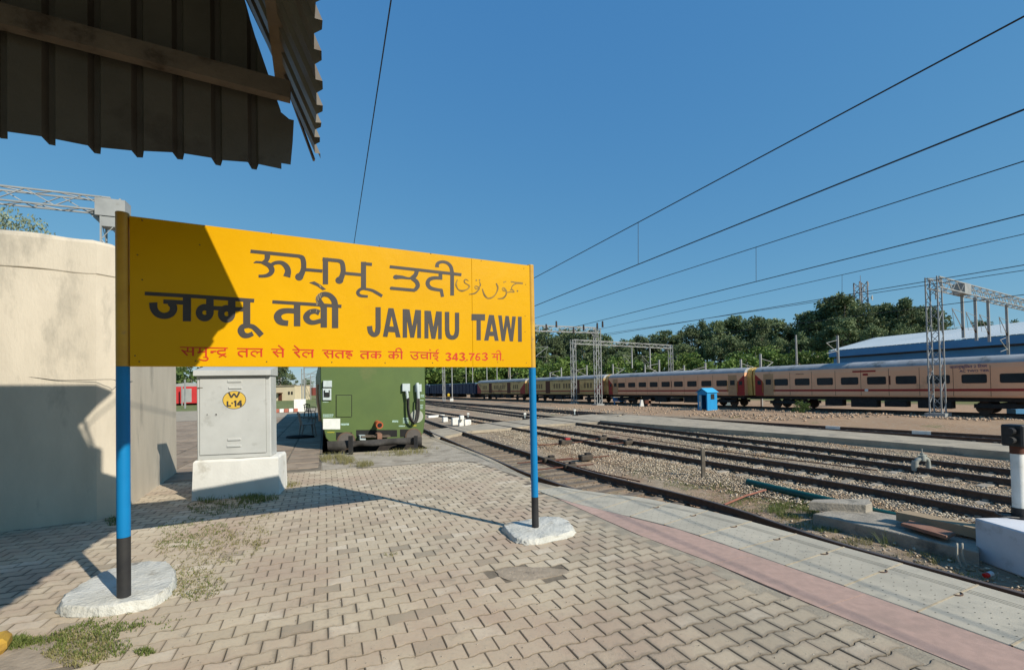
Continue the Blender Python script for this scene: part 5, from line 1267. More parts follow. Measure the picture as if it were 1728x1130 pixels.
def trunk_mesh(C, rad_, height, seed, r0=.28):
    rn = random.Random(seed); mb = MB(); a = Vector((0, 0, -1.5)); b = Vector((rn.uniform(-.05, .05) * height, rn.uniform(-.05, .05) * height, height * .86)); m_ = lerp(a, b, .5) + Vector((rn.uniform(-.3, .3), rn.uniform(-.3, .3), 0))
    P = smooth_line([a, m_, b], 5); mb.tube(P, [r0 * (1 - .8 * i / (len(P) - 1)) for i in range(len(P))], 7)
    for c in rn.sample(C, min(8, len(C))):
        t = rn.uniform(.3, .75); p = lerp(a, b, t * .9); q = Vector(c[:3]); 
        if q.z < p.z: p.z = q.z * .8
        mb.tube([p, lerp(p, q, .5) + Vector((0, 0, .3)), q], [r0 * .4, r0 * .25, r0 * .1], 5)
    me = bpy.data.meshes.new('trunk'); me.from_pydata(mb.v, [], mb.f); me.materials.append(m_bark); return me
KINDS = []
for k in range(6): cm, C = leaf_mesh(100 + k, [26, 30, 34, 28, 24, 32][k], 78, [4.2, 3.6, 4.8, 3.2, 5.0, 4.0][k], 14.0, .38, m_leaf, clr=.27, lowfill=[.3, .2, .35, .15, .4, .25][k]); KINDS.append((cm, trunk_mesh(C, 4, 14, k)))
BR = []
for k in range(3): cm, C = leaf_mesh(200 + k, 16, 90, 3.4, 4.6, .28, m_leafb, lowfill=.08, clr=.3); BR.append((cm, trunk_mesh(C, 3, 4.5, k, .14)))
PA = []
for k in range(2): cm, C = leaf_mesh(300 + k, 26, 330, 3.2, 9, .085, m_leafp, lowfill=.3, clr=.26); PA.append((cm, trunk_mesh(C, 3, 9, k, .2)))
def tree(px, ytop, Y, kind, h0, label, group, name='eucalyptus_tree', wide=1.0):
    p = dep(px, ytop, Y); g = ZG - .3 if Y < 60 else None
    zg = hgt(p.x, p.y) if p.x > -60 else ZG; H = p.z - zg; sc = max(.25, H / h0)
    root = thing(name, label, 'tree' if name != 'bush' else 'bush', (p.x, p.y, zg), group)
    rz = R.uniform(0, 6.28); cm, tm_ = kind
    for nm, me in (('crown', cm), ('trunk', tm_)):
        o = bpy.data.objects.new(nm, me); col.objects.link(o); o.parent = root; o.scale = (sc * wide, sc * wide, sc * 1.03 / 1.03); o.rotation_euler = (0, 0, rz)
    uniq(root); return root
sky_line = [(720, 625), (760, 618), (905, 556), (930, 575), (960, 560), (990, 562), (1010, 572), (1060, 578), (1100, 566), (1130, 566), (1170, 556), (1200, 546), (1240, 543), (1280, 540), (1320, 545), (1340, 562), (1356, 540), (1390, 518), (1405, 507), (1440, 505), (1470, 525), (1500, 520), (1520, 512), (1555, 522), (1590, 528), (1600, 556), (1622, 562), (1645, 545), (1665, 552), (1690, 556), (1728, 545), (1760, 540), (1800, 535), (1860, 530)]
def sl_(px):
    for (x0, y0), (x1, y1) in zip(sky_line[:-1], sky_line[1:]):
        if x0 <= px <= x1: return y0 + (y1 - y0) * (px - x0) / (x1 - x0)
    return 560
def beltY(px): return 118 + max(0, (1500 - px)) * .115 + max(0, px - 1590) * .25
USED = {}
def uniq(root):
    USED.setdefault(root['label'], []).append(root)
def where(px):
    for a_, t_ in ((905, 'seen under the board left of the blue post'), (960, 'directly right of the blue sign post'), (1020, 'behind the middle gantry mast'), (1080, 'above the left end of the peach coach'), (1145, 'behind the drop arms of the portal gantry'), (1212, 'above and left of the blue hut'), (1270, 'above the yellow coupling of the train'), (1340, 'left of the plain tall pole'), (1400, 'right of the plain tall pole'), (1445, 'left of the telecom tower'), (1480, 'at the foot of the telecom tower'), (1545, 'between the telecom tower and the tall right gantry'), (1610, 'behind the mast of the tall right gantry'), (1690, 'above the shed roof beyond the tall right gantry')):
        if px < a_: return t_
    return 'above the shed roof at the right edge'
rn = random.Random(4); k = 0; px = 724
G1 = 'trees of the wooded rise behind the train'
while px < 1850:
    st = rn.uniform(8, 15)
    if not (1600 < px < 1640):
        tree(px, sl_(px) + rn.uniform(-6, 5), beltY(px) + rn.uniform(6, 26), KINDS[k % 6], 14, 'tall skyline eucalyptus ' + where(px), G1, wide=rn.uniform(.75, 1.1)); k += 1
    px += st
px = 712
while px < 1850:
    y_ = sl_(px); y2 = y_ + (646 - y_) * rn.uniform(.22, .42)
    if not (px > 1596): tree(px, y2, beltY(px) + rn.uniform(-8, 4), KINDS[(k * 5 + 2) % 6], 14, 'mid-height bushy tree ' + where(px), G1, wide=rn.uniform(.8, 1.15)); k += 1
    px += rn.uniform(10, 17)
px = 716
while px < 1410:
    y_ = 612 if px < 1100 else 603 if px < 1250 else 590
    tree(px, y_ + rn.uniform(-10, 12), beltY(px) - rn.uniform(14, 26), BR[k % 3], 4.6, 'bright green low tree ' + where(px), 'low bright trees behind the train', 'low_tree', wide=rn.uniform(.8, 1.2)); k += 1
    px += rn.uniform(14, 24)
for lab, rs in USED.items():
    if len(rs) > 1:
        rs.sort(key=lambda o: proj(o.location)[0])
        for i, o in enumerate(rs): o['label'] = lab + ', ' + ['leftmost', 'second', 'third', 'fourth', 'fifth', 'sixth', 'seventh', 'eighth', 'ninth', 'tenth', 'eleventh', 'twelfth', 'thirteenth', 'fourteenth', 'fifteenth', 'sixteenth', 'seventeenth', 'eighteenth', 'nineteenth', 'twentieth', 'twenty-first', 'twenty-second', 'twenty-third', 'twenty-fourth'][min(i, 23)] + ('' if i == 0 else ' from left')
# left side of the picture
tree(2, 366, 30, PA[0], 9, 'pale feathery tree top showing over the cream plastered block', 'trees far left', 'tree', .62)
for px, y_, Y, lab in ((304, 600, 85, 'dark tree in the gap left of the grey cabinet'), (322, 628, 75, 'bright tree in the gap left of the grey cabinet, lower one'), (345, 600, 95, 'tree hidden mostly by the grey cabinet'), (470, 612, 92, 'dark tree just right of the grey cabinet'), (497, 634, 150, 'small far tree above the cream shed'), (517, 640, 170, 'tiny far tree left of the green rail car'), (452, 606, 100, 'tall tree behind the right side of the grey cabinet')):
    tree(px, y_, Y, (KINDS[k % 6] if 'bright' not in lab else BR[0]), 14 if 'bright' not in lab else 4.6, lab, 'trees far left', 'tree'); k += 1
bp_ = at(1349, 697, ZG + .1); root = thing('bush', 'small bright green bush on the bank in front of the train', 'bush', bp_)
cm, C = leaf_mesh(400, 16, 70, .62, .75, .045, m_leafb, lowfill=.1, clr=.36); o = bpy.data.objects.new('foliage', cm); col.objects.link(o); setp(o, root); o.location = bp_; o.scale = (1.25, 1.25, 1.15)
mb = MB(); [mb.tube([bp_, bp_ + Vector((R.uniform(-.4, .4), R.uniform(-.4, .4), .6))], .01, 4) for _ in range(7)]; mb.build('stem', m_bark, root)

# ============================================================ SHED, TOWER, HUTS BEHIND
m_shr = M('shed_roof', (.55, .60, .62), (.47, .53, .56), .15, .5, c3=(.40, .36, .30), s3=.25, t3=.62); m_shb = M('shed_blue', (.075, .24, .46), (.065, .20, .39), .4, .5)
sh = thing('blue_shed', 'long shed with a pale ribbed roof and two blue fascia bands behind the train', 'shed', dep(1560, 600, 62))
f1, f2 = dep(1398, 583, 70), dep(1740, 548, 44); e1, e2 = dep(1398, 603, 70), dep(1740, 571, 44); r1, r2 = dep(1412, 575, 78), dep(1740, 551, 52)
A1, A2_ = dep(1400, 589, 72), dep(1790, 562, 47)
d_ = (A2_ - A1); d_.z = 0; d_.normalize(); zE = 4.6
P = lambda px, y, b_=0: on(px, y, A1, Vector((-d_.y, d_.x, 0)))
a_, b_ = P(1398, 588), P(1790, 564); zE = (a_.z + b_.z) / 2; a_.z = b_.z = zE; bk = Vector((-d_.y, d_.x, 0)); bk = bk if bk.y > 0 else -bk
rise = 2.1
n = 46
for k in range(n):
    p, q = lerp(a_, b_, k / n), lerp(a_, b_, (k + 1) / n - .004); mb = MB()
    off = 1.2 if k == 0 else 0
    mb.prism([p, q, q + bk * 9 + UP * rise, p + bk * 9 + UP * rise + d_ * off * 1.0], UP * .05); mb.build('roof_sheet', m_shr, sh)
mb = MB(); mb.prism([a_ - UP * .05, b_ - UP * .05, b_ - UP * 1.0 + bk * .02, a_ - UP * 1.0 + bk * .02], bk * .12); mb.build('upper_fascia', m_shb, sh)
mb = MB(); mb.prism([a_ + bk * 1.0 - UP * 1.25, b_ + bk * 1.0 - UP * 1.25, b_ + bk * 1.0 - UP * 2.2, a_ + bk * 1.0 - UP * 2.2], bk * .12); mb.build('lower_fascia', m_shb, sh)
mb = MB(); mb.prism([a_ + bk * 1.3 - UP * .9, b_ + bk * 1.3 - UP * .9, b_ + bk * 1.3 - UP * (zE + 1.2), a_ + bk * 1.3 - UP * (zE + 1.2)], bk * 8); mb.build('wall', M('shed_wall', (.10, .11, .12), (.07, .08, .09), .5, .8), sh)
# telecom tower
tp_ = dep(1452, 476, 175); tw = thing('telecom_tower', 'distant lattice telecom tower with dish above the trees', 'tower', (tp_.x, tp_.y, 4), )
mb = MB(); lattice(mb, Vector((tp_.x, tp_.y, 4)), tp_, 3.0, 3.0, Vector((1, 0, 0)), Vector((0, 1, 0)), 2.4, .17); mb.tube([tp_, tp_ + UP * 2.6], .09, 5); mb.build('tower_mast', M('tower_red', (.16, .12, .12), (.22, .22, .23), .6, .6), tw)
for dx, dz in ((-1.6, -1.5), (1.7, -1.2), (-1.5, -6), (1.8, -9.5), (0, -3)): mb = MB(); mb.box(tp_ + Vector((dx, -1.6, dz)), (.3, .2, 1.6)); mb.build('antenna_panel', m_galv, tw)
mb = MB(); p = tp_ + Vector((2.6, -1.6, -6.5)); mb.tube([p, p + Vector((.3, -.35, 0))], [.3, 1.1], 16); mb.build('dish', m_galv, tw)
# far low houses among the trees
for px, y0, y1, wd_, Y, lab in ((1328, 589, 600, 6.0, 140, 'grey flat-roofed house among the trees above the train'), (1372, 603, 616, 4.0, 122, 'small pale house left of the blue shed')):
    p = dep(px, y0, Y); z1 = dep(px, y1, Y).z; t = thing('far_house', lab, 'house', (p.x, p.y, z1 - 3), 'houses among the trees')
    mb = MB(); mb.box((p.x, p.y, (p.z + z1 - 3) / 2), (wd_, 5, p.z - z1 + 3)); mb.build('wall', M('house_wall', (.20, .21, .20), (.16, .17, .165), .5, .9), t); mb = MB(); mb.box((p.x, p.y, p.z + .12), (wd_ + .5, 5.5, .24)); mb.build('roof', m_conc, t)
    for q in (-.3, .1, .35): mb = MB(); mb.box((p.x + q * wd_, p.y - 2.52, p.z - 1.2), (.6, .06, .8)); mb.build('window', m_dark, t)

# ---- blue hut
m_hut = M('hut_blue', (.02, .26, .55), (.018, .23, .50), 2, .5); m_hutr = M('hut_roof', (.05, .36, .62), (.045, .33, .58), 2, .5)
hb = at(1197, 692.5, ZG + .12); hz = dep(1197, 659, hb.y).z; hut = thing('blue_hut', 'small bright blue metal guard hut with gable roof beside the track', 'hut', hb)
hd_ = Vector((.80, .60, 0)).normalized(); hn = Vector((.60, -.80, 0)).normalized() # right face looks to the camera
K0 = at(1194, 694, ZG + .1); ds = Vector((.85, .53, 0)).normalized(); dg_ = Vector((-.53, .85, 0)).normalized(); Ls, Wg = 1.5, 1.02; Hw = hz - K0.z - .12
def HP(u, v, z): return K0 + ds * (u * Ls) + dg_ * (v * Wg) + UP * z
def hpan(name, pts_, th, mat=m_hut): mb = MB(); mb.prism([HP(*q) for q in pts_], th); return mb.build(name, mat, hut)
hpan('side_wall', [(0, 0, 0), (1, 0, 0), (1, 0, Hw), (0, 0, Hw)], dg_ * .04)
hpan('side_wall', [(0, 1, 0), (1, 1, 0), (1, 1, Hw), (0, 1, Hw)], dg_ * -.04)
hpan('back_wall', [(1, .05, 0), (1, .95, 0), (1, .95, Hw), (1, .5, Hw + .3), (1, .05, Hw)], ds * -.04)
hpan('gable', [(0, .05, Hw * .86), (0, .95, Hw * .86), (0, .95, Hw), (0, .5, Hw + .3), (0, .05, Hw)], ds * .04)
for v in (.05, .88): hpan('door_frame', [(0, v, 0), (0, v + .07, 0), (0, v + .07, Hw * .855), (0, v, Hw * .855)], ds * .04)
hpan('half_door', [(0.01, .6, 0), (0.01, .87, 0), (0.01, .87, Hw * .85), (0.01, .6, Hw * .85)], ds * .03, M('hut_pale', (.25, .42, .52), None, 3, .6))
hpan('roof', [(-.08, -.1, Hw - .04), (1.08, -.1, Hw - .04), (1.08, .5, Hw + .36), (-.08, .5, Hw + .36)], UP * .03, m_hutr)
hpan('roof', [(-.08, .505, Hw + .36), (1.08, .505, Hw + .36), (1.08, 1.1, Hw - .04), (-.08, 1.1, Hw - .04)], UP * .03, m_hutr)
hpan('window', [(.35, -.012, Hw * .62), (.72, -.012, Hw * .62), (.72, -.012, Hw * .90), (.35, -.012, Hw * .90)], dg_ * .01, m_dark)
hpan('notice', [(-.01, .68, Hw * .25), (-.01, .82, Hw * .25), (-.01, .82, Hw * .5), (-.01, .68, Hw * .5)], ds * .008, m_white)
# ---- things by the train track
def slabx(label, name, cat, px, yb, wpx, hpx, dpt, mat, z=ZG + .1, ax=None, bev=.02, grp=None):
    b_ = at(px, yb, z); k_ = b_.y / 760; mb = MB(); X = (ax or Vector((1, 0, 0))).normalized(); Y_ = Vector((-X.y, X.x, 0)); mb.bbox(b_ + UP * (hpx * k_ / 2) + Y_ * (dpt / 2), (wpx * k_, dpt, hpx * k_), bev, 0, (X, Y_, UP)); o = mb.build(name, mat); tag(o, label, cat, grp); return o, b_, k_
m_bb = M('bench_blue', (.06, .22, .42), (.05, .18, .34), 3, .6)
b_ = at(1046, 682, ZG + .05); k_ = b_.y / 760; t = thing('blue_bench', 'blue bench by the track left of the blue hut', 'bench', b_)
mb = MB(); mb.bbox(b_ + UP * (5.5 * k_), (22 * k_, .5, .09), .02); mb.build('seat', m_bb, t); mb = MB(); mb.bbox(b_ + UP * (9 * k_) + Vector((0, .28, 0)), (22 * k_, .06, .45), .02); mb.build('backrest', m_bb, t)
for q in (-9, 9): mb = MB(); mb.box(b_ + Vector((q * k_, 0, 2.6 * k_)), (.08, .45, 5.0 * k_)); mb.build('leg', m_bb, t)
slabx('small blue locker on the ground right of the blue bench', 'blue_locker', 'locker', 1012, 679, 10, 8, .6, m_bb)
slabx('grey junction box right of the blue hut, before the train coupling', 'junction_box', 'box', 1229, 684, 9, 8, .5, M('box_grey', (.16, .22, .24), (.12, .17, .19), 3, .7))
slabx('blue box at the right edge below the coach', 'blue_box', 'box', 1722, 699, 16, 9, .6, m_bb)
b_ = at(1089, 685, ZG + .1); k_ = b_.y / 760; t = thing('red_bench', 'dark red bench with pale ends left of the blue hut', 'bench', b_)
mb = MB(); mb.bbox(b_ + UP * (7 * k_) + Vector((.3, 0, 0)), (10 * k_, .4, 6 * k_), .02); mb.build('seat', m_brn, t)
for q, mt in ((-6, m_white), (7, M('brick_red', (.42, .20, .12), (.5, .35, .25), 5, .9))): mb = MB(); mb.loft([[b_ + Vector((q * k_ + sx_ * w_, sy_ * .2, z)) for sx_, sy_ in ((-1, -1), (1, -1), (1, 1), (-1, 1))] for z, w_ in ((0, .22), (.5, .14), (11 * k_, .08))]); mb.build('leg', mt, t)
for i, (x, y, s_) in enumerate(((752, 712, 8), (770, 717, 13), (779, 719, 8), (790, 718, 11), (780, 708, 7))):
    z = ZG + .02 if i < 4 else ZG + .5
    slabx(['leftmost small white block of the heap before the crossing', 'largest white block of the heap before the crossing', 'narrow white block in the middle of the heap', 'open white frame block at the right of the heap', 'white block balanced on top of the heap'][i], 'concrete_block', 'block', x, y, s_, [8, 12, 11, 10, 7][i], .35, m_white, z, TN, .03, 'white blocks beside the crossing path')
a_, b_ = at(722, 703, ZG + .1), at(749, 701, ZG + .1); mb = MB(); mb.bar(a_, b_, .25, .2); o = mb.build('fallen_post', m_white); tag(o, 'long white fallen post left of the white blocks', 'post')
for x, y0, y1, lab in ((790, 698, 708, 'slim grey indicator post behind the white blocks'), (970, 692, 704, 'short white indicator post near the walkway end'), (886, 698, 710, 'thin indicator post just left of the blue sign post')):
    b_ = at(x, y1, ZG + .03); tp2 = dep(x, y0, b_.y); t = thing('point_indicator', lab, 'indicator', b_, 'point indicators'); mb = MB(); mb.bar(b_, Vector((b_.x, b_.y, tp2.z)), .07, .07); mb.build('stem', m_ltgrey, t); mb = MB(); mb.bbox((b_.x, b_.y, tp2.z), (.2, .12, .16), .02); mb.build('head', m_white, t); mb = MB(); mb.bbox((b_.x + .05, b_.y, b_.z + .12), (.5, .3, .22), .03); mb.build('base', m_und, t)
# point machines and rods
def pmach(px, py, s_, lab, red=False):
    b_ = at(px, py, ZG + .04); t = thing('point_machine', lab, 'point machine', b_, 'point machines'); k_ = b_.y / 760
    mb = MB(); mb.bbox(b_ + UP * (.14 * s_), (.55 * s_, .34 * s_, .22 * s_), .03, 0, (TN, TR, UP)); mb.build('case', M('pm_black', (.05, .042, .035), (.09, .07, .05), 6, .8), t)
    mb = MB(); mb.bbox(b_ + UP * (.28 * s_) + TN * .1, (.26 * s_, .2 * s_, .1 * s_), .02, 0, (TN, TR, UP)); mb.build('lid', m_mar if red else m_und, t)
    mb = MB(); mb.tube([b_ - TN * (1.5 * s_) + UP * .1, b_ + TN * (1.2 * s_) + UP * .1], .022, 6); mb.tube([b_ - TN * (1.2 * s_) + UP * .06 + TR * .18, b_ + TN * .5 + UP * .06 + TR * .18], .016, 6); mb.build('rod', m_brn, t)
pmach(954, 751, 1.0, 'small black point machine with a red lid in the ballast', True); pmach(988, 777, .85, 'black box on rods beside the platform-side track'); pmach(1017, 743, .8, 'low black point machine between rails of the second track'); pmach(1060, 750, .8, 'black lever box in the second track right of the others'); pmach(926, 781, .8, 'point machine inside the platform-side track beside the blue post'); pmach(961, 792, .75, 'dark crank on the sleepers of the platform-side track')
for pts_ in ([(1000, 727), (1100, 742), (1190, 757), (1330, 775), (1480, 793)], [(905, 779), (960, 792), (1020, 806)], [(930, 775), (1010, 797), (1080, 812)]):
    mb = MB(); mb.tube([at(x, y, ZG + .1) for x, y in pts_], .018, 6); o = mb.build('signal_rod', m_brn); tag(o, 'thin rusty signal rod lying along the ballast ' + {1000: 'beyond the second track', 905: 'beside the blue post, lower one', 930: 'inside the platform-side track'}[pts_[0][0]], 'rod')
a_, b_ = at(1222, 851, ZG + .06), at(1292, 826, ZG + .12); mb = MB(); mb.tube([a_, lerp(a_, b_, .5) + UP * .03, b_], .022, 8); o = mb.build('rusty_rod', M('rod_red', (.30, .12, .08), (.22, .09, .06), 6, .7)); tag(o, 'reddish rod lying across the weeds by the platform-side rail', 'rod')
# green pipe
m_pipe = M('pipe_green', (.010, .085, .075), (.008, .07, .062), 3, .4, bump=.05)
mb = MB(); mb.tube(smooth_line([at(x, y, ZG + .14) for x, y in [(1262, 813), (1330, 829), (1400, 845), (1470, 862), (1560, 882), (1680, 905)]], 4), .085, 16); o = mb.build('green_pipe', m_pipe, smooth=True); tag(o, 'dark green pipe lying along the ballast', 'pipe')
# short post in the ballast
b_ = at(1187, 806, ZG + .03); z_ = dep(1187, 756, b_.y).z; mb = MB(); mb.bbox((b_.x, b_.y, (b_.z + z_) / 2 - .05), (.11, .07, z_ - b_.z + .1), .012); o = mb.build('marker_post', M('post_grey', (.17, .15, .12), (.11, .09, .07), 5, .9)); tag(o, 'short weathered post standing alone in the grey ballast', 'post')
# concrete slabs by the signal block
t = thing('cable_trough', 'broken concrete slab platform with a lid beam beside the rail', 'slab', at(1520, 880, ZG))
def blockpx(pts_, z1, z0, mat, name, par=None, label=None, cat=None):
    P = [at(x, y, z1) for x, y in pts_]; c = sum(P, Vector()) / len(P); mb = MB(); D = dens2(P)
    mb.loft([[Vector((p.x, p.y, z0)) for p in D], [Vector((p.x, p.y, z1 - .015)) for p in D], [p + (c - p) * .02 for p in D]]); o = mb.build(name, mat, par)
    if label: tag(o, label, cat)
    return o
def dens2(P):
    out = []
    for i in range(len(P)):
        a_, b_ = P[i], P[(i + 1) % len(P)]
        for k in range(6): out.append(lerp(a_, b_, k / 6) + Vector((R.uniform(-.01, .01), R.uniform(-.01, .01), 0)))
    return out
m_oldc = M('old_concrete', (.36, .32, .26), (.25, .22, .18), 3, .95, bump=.7, bscale=25, c3=(.13, .12, .10), s3=2.5, bdist=.02)
blockpx([(1372, 866), (1432, 855), (1655, 893), (1652, 931)], ZG + .22, ZG - .05, m_oldc, 'base_slab', t)
m_beam = M('beam_tan', (.36, .27, .17), (.30, .22, .14), 2, .9, bump=.4)
blockpx([(1512, 863), (1530, 860), (1655, 885), (1650, 892)], ZG + .42, ZG + .27, m_beam, 'edge_beam', t)
blockpx([(1520, 882), (1535, 877), (1612, 898), (1598, 904)], ZG + .34, ZG + .29, M('lid_rust', (.28, .15, .10), (.22, .11, .075), 6, .8, bump=.4), 'rusty_lid', t)
blockpx([(1366, 846), (1372, 842), (1466, 841), (1472, 848), (1460, 852)], ZG + .36, ZG + .2, m_oldc, 'broken_beam', None, 'broken grey concrete beam lying across the green pipe', 'beam')
# signal on its white block
sg0 = at(1646, 944, ZG); zsb = on(1655, 873, sg0, Vector((0, -1, 0))).z; X_ = (at(1728, 975, ZG) - sg0); X_.z = 0; X_.normalize(); Yb = Vector((-X_.y, X_.x, 0)); Yb = Yb if Yb.x > 0 else -Yb
mb = MB(); mb.bbox(sg0 + X_ * .62 + Yb * .45 + UP * ((zsb - ZG) / 2), (1.24, .9, zsb - ZG), .02, 0, (X_, Yb, UP)); o = mb.build('signal_plinth', M('signal_white', (.66, .66, .68), (.58, .58, .60), 2, .8, bump=.2, c3=(.45, .44, .43), s3=2)); tag(o, 'white painted concrete block under the signal post at the right edge', 'plinth')
sp = on(1721, 882, sg0 + Yb * .42, Vector((0, -1, 0))); sp.z = zsb; sig = thing('signal_post', 'black and white signal post with a black lamp head at the right edge', 'signal', sp); zf = lambda y: on(1715, y, sp, Vector((0, -1, 0))).z
mb = MB(); mb.tube([sp, sp + UP * .02], .2, 16); mb.tube([sp + UP * .02, Vector((sp.x, sp.y, zf(856)))], .088, 18); mb.build('base', m_blk, sig, smooth=True)
mb = MB(); mb.tube([Vector((sp.x, sp.y, zf(856) + .001)), Vector((sp.x, sp.y, zf(765)))], .075, 18); mb.build('post', m_white, sig, smooth=True)
mb = MB(); mb.tube([Vector((sp.x, sp.y, zf(765) + .001)), Vector((sp.x, sp.y, zf(752)))], .08, 18); mb.build('collar', m_brn, sig, smooth=True)
ax3 = (Vector((1, .2, 0)).normalized(), Vector((-.2, 1, 0)).normalized(), UP)
mb = MB(); mb.bbox((sp.x, sp.y, (zf(752) + zf(716)) / 2), (.22, .26, zf(716) - zf(752)), .02, 0, ax3); hd2 = mb.build('lamp_head', m_blk, sig)
for q in (.3, .72): mb = MB(); pz_ = Vector((sp.x - .11, sp.y - .02, lerp(zf(752), zf(716), q))) if False else Vector((sp.x - .105, sp.y - .05, zf(752) + (zf(716) - zf(752)) * q)); mb.tube([pz_, pz_ + Vector((-.10, -.03, 0))], [.05, .055], 12); mb.build('lamp_hood', m_blk, hd2)
mb = MB(); mb.tube(smooth_line([sp + Vector((-.12, -.1, .02)), sp + Vector((-.3, -.05, .03)), sp + Vector((-.25, .1, .05)), sp + Vector((-.05, .05, .04))], 4), .012, 6); mb.build('conduit', m_blk, sig)
for dx in (0, .1):
    a_ = at(1622 + dx * 90, 955, ZG + .02); mb = MB(); mb.tube(smooth_line([a_, a_ + Vector((-.03, .02, .14)), a_ + Vector((.0, .05, .27)), a_ + Vector((.03, .08, .30))], 4), .012, 6); o = mb.build('loose_conduit', m_cop); tag(o, ['left', 'right'][int(dx > 0)] + ' of two pale bent conduits sticking up beside the white signal block', 'conduit')
# hydrant
hb_ = at(1557, 797, ZG + .03); k_ = hb_.y / 760; t = thing('hydrant', 'grey hydrant valve with bent pipe standing between the tracks', 'hydrant', hb_); m_hyd = M('hydrant_grey', (.34, .35, .31), (.25, .25, .22), 6, .7, bump=.3)
q = lambda x, y: hb_ + Vector(((x - 1557) * k_, 0, (797 - y) * k_))
mb = MB(); mb.tube(smooth_line([q(1567, 797), q(1567, 784), q(1565, 775), q(1557, 773), q(1549, 776), q(1545, 782)], 4), .06, 10); mb.build('bent_pipe', m_hyd, t, smooth=True)
mb = MB(); mb.tube([q(1545, 777), q(1544, 786), q(1543, 794)], [.075, .085, .06], 10); mb.tube([q(1557, 777), q(1557, 768)], .09, 12); mb.tube([q(1557, 768), q(1557, 764)], .05, 10); mb.build('valve', m_hyd, t, smooth=True)
mb = MB(); mb.tube([q(1549, 768), q(1565, 768)], .02, 6); mb.tube([q(1557, 768), q(1557, 757)], .015, 6); mb.build('handle', m_hyd, t)
# red and white can, litter
c_ = at(1662, 971, ZG + .05); mb = MB(); mb.tube([c_, c_ + Vector((.05, .01, .01))], .033, 12, 0); mb.tube([c_ + Vector((.051, .01, .01)), c_ + Vector((.12, .025, .02))], .033, 12, 1); o = mb.build('drink_can', [M('can_red', (.6, .02, .015), None, 3, .4), M('can_white', (.6, .62, .62), None, 3, .4)], smooth=True); tag(o, 'crushed red and white can in the dirt by the signal block', 'can')
# yellow painted kerb lump, bottom left corner
yb_ = at(-8, 1100, 0); mb = MB(); mb.bbox(yb_ + Vector((-.03, -.02, .05)), (.20, .18, .1), .03, 0, (Vector((.8, .6, 0)), Vector((-.6, .8, 0)), UP)); o = mb.build('yellow_block', M('yellow_old', (.48, .29, .04), (.34, .2, .04), 8, .8, bump=.4, c3=(.15, .09, .05), s3=9)); tag(o, 'worn yellow painted block in the bottom left corner', 'block')

# ============================================================ LEFT PLATFORM THINGS
m_chair = M('chair_grey', (.30, .26, .22), (.24, .2, .17), 4, .5)
def chair(px, py, rz, lab, mat):
    b_ = at(px, py, 0); t = thing('plastic_chair', lab, 'chair', b_, 'plastic chairs beside the green rail car'); c_, s_ = math.cos(rz), math.sin(rz)
    Lc = lambda x, y, z: b_ + Vector((x * c_ - y * s_, x * s_ + y * c_, z)); ax = (Vector((c_, s_, 0)), Vector((-s_, c_, 0)), UP)
    mb = MB(); mb.bbox(Lc(0, 0, .43), (.44, .42, .035), .015, 0, ax); mb.build('seat', mat, t)
    for i in (-1, 1):
        for j in (-1, 1): mb = MB(); mb.tube([Lc(i * .25, j * .24, 0), Lc(i * .2, j * .19, .42)], [.02, .028], 7); mb.build('leg', mat, t)
        mb = MB(); mb.tube(smooth_line([Lc(i * .24, -.2, .44), Lc(i * .26, -.2, .64), Lc(i * .25, .0, .67), Lc(i * .22, .22, .7)], 4), .02, 7); mb.build('armrest', mat, t)
    for i in (-.16, -.055, .055, .16): mb = MB(); mb.bar(Lc(i, .21, .43), Lc(i * 1.1, .3, .84), .05, .018, up=ax[1]); mb.build('back_slat', mat, t)
    mb = MB(); mb.tube(smooth_line([Lc(-.2, .29, .8), Lc(0, .32, .87), Lc(.2, .29, .8)], 4), .025, 7); mb.build('back_rim', mat, t)
chair(519, 735, 2.2, 'grey plastic armchair in the shade left of the green rail car', m_chair); chair(523, 706, 1.0, 'dark plastic chair farther back beside the green rail car', M('chair_dark', (.035, .035, .035), None, 4, .5))
b_ = at(505, 738, .01); mb = MB(); rn = random.Random(6); r_ = [[b_ + Vector((.48 * sc * math.cos(w2) * (1 + .2 * math.sin(3 * w2)), .22 * sc * math.sin(w2), z)) for w2 in [2 * math.pi * k / 16 for k in range(16)]] for sc, z in ((1, 0), (.9, .06), (.4, .09))]; mb.loft(r_); o = mb.build('dark_bag', m_dark, smooth='all'); tag(o, 'flat dark bag on the slabs under the grey chair', 'bag')
o, _, _ = slabx('white cabinet at the far end of the shade beside the rail car', 'white_cabinet', 'cabinet', 506, 694.5, 18, 21, .7, m_white, 0, TN, .02)
for k in range(5): slabx(f'{["red","white","red","white","red"][k]} painted kerb block, {["first","second","third","fourth","fifth"][k]} from the left beyond the left platform slabs', 'painted_kerb_block', 'kerb block', 467 + k * 8, 696 - k * .3, 6.5, 6, .4, m_white if k % 2 else M('kerb_red', (.45, .15, .10), None, 4, .8), 0, TN, .03, 'red and white kerb blocks')
m_grassg = M('grass_bank', (.13, .17, .05), (.22, .22, .09), .8, .95, bump=1.0, bscale=6, c3=(.09, .13, .03), s3=.5, bdist=.1)
mb = MB(); q0 = pitFL + TR * 34; mb.prism([Vector((-120, q0.y - 8, -.06)), Vector((q0.x - .6, q0.y - .3, -.06)), Vector((q0.x - 22, q0.y + 50, -.06)), Vector((-120, q0.y + 50, -.06))], UP * -1.3); o = mb.build('grass_verge', m_grassg); tag(o, kind='structure')
m_crm = M('cream_wall', (.62, .53, .36), (.54, .46, .31), .5, .9)
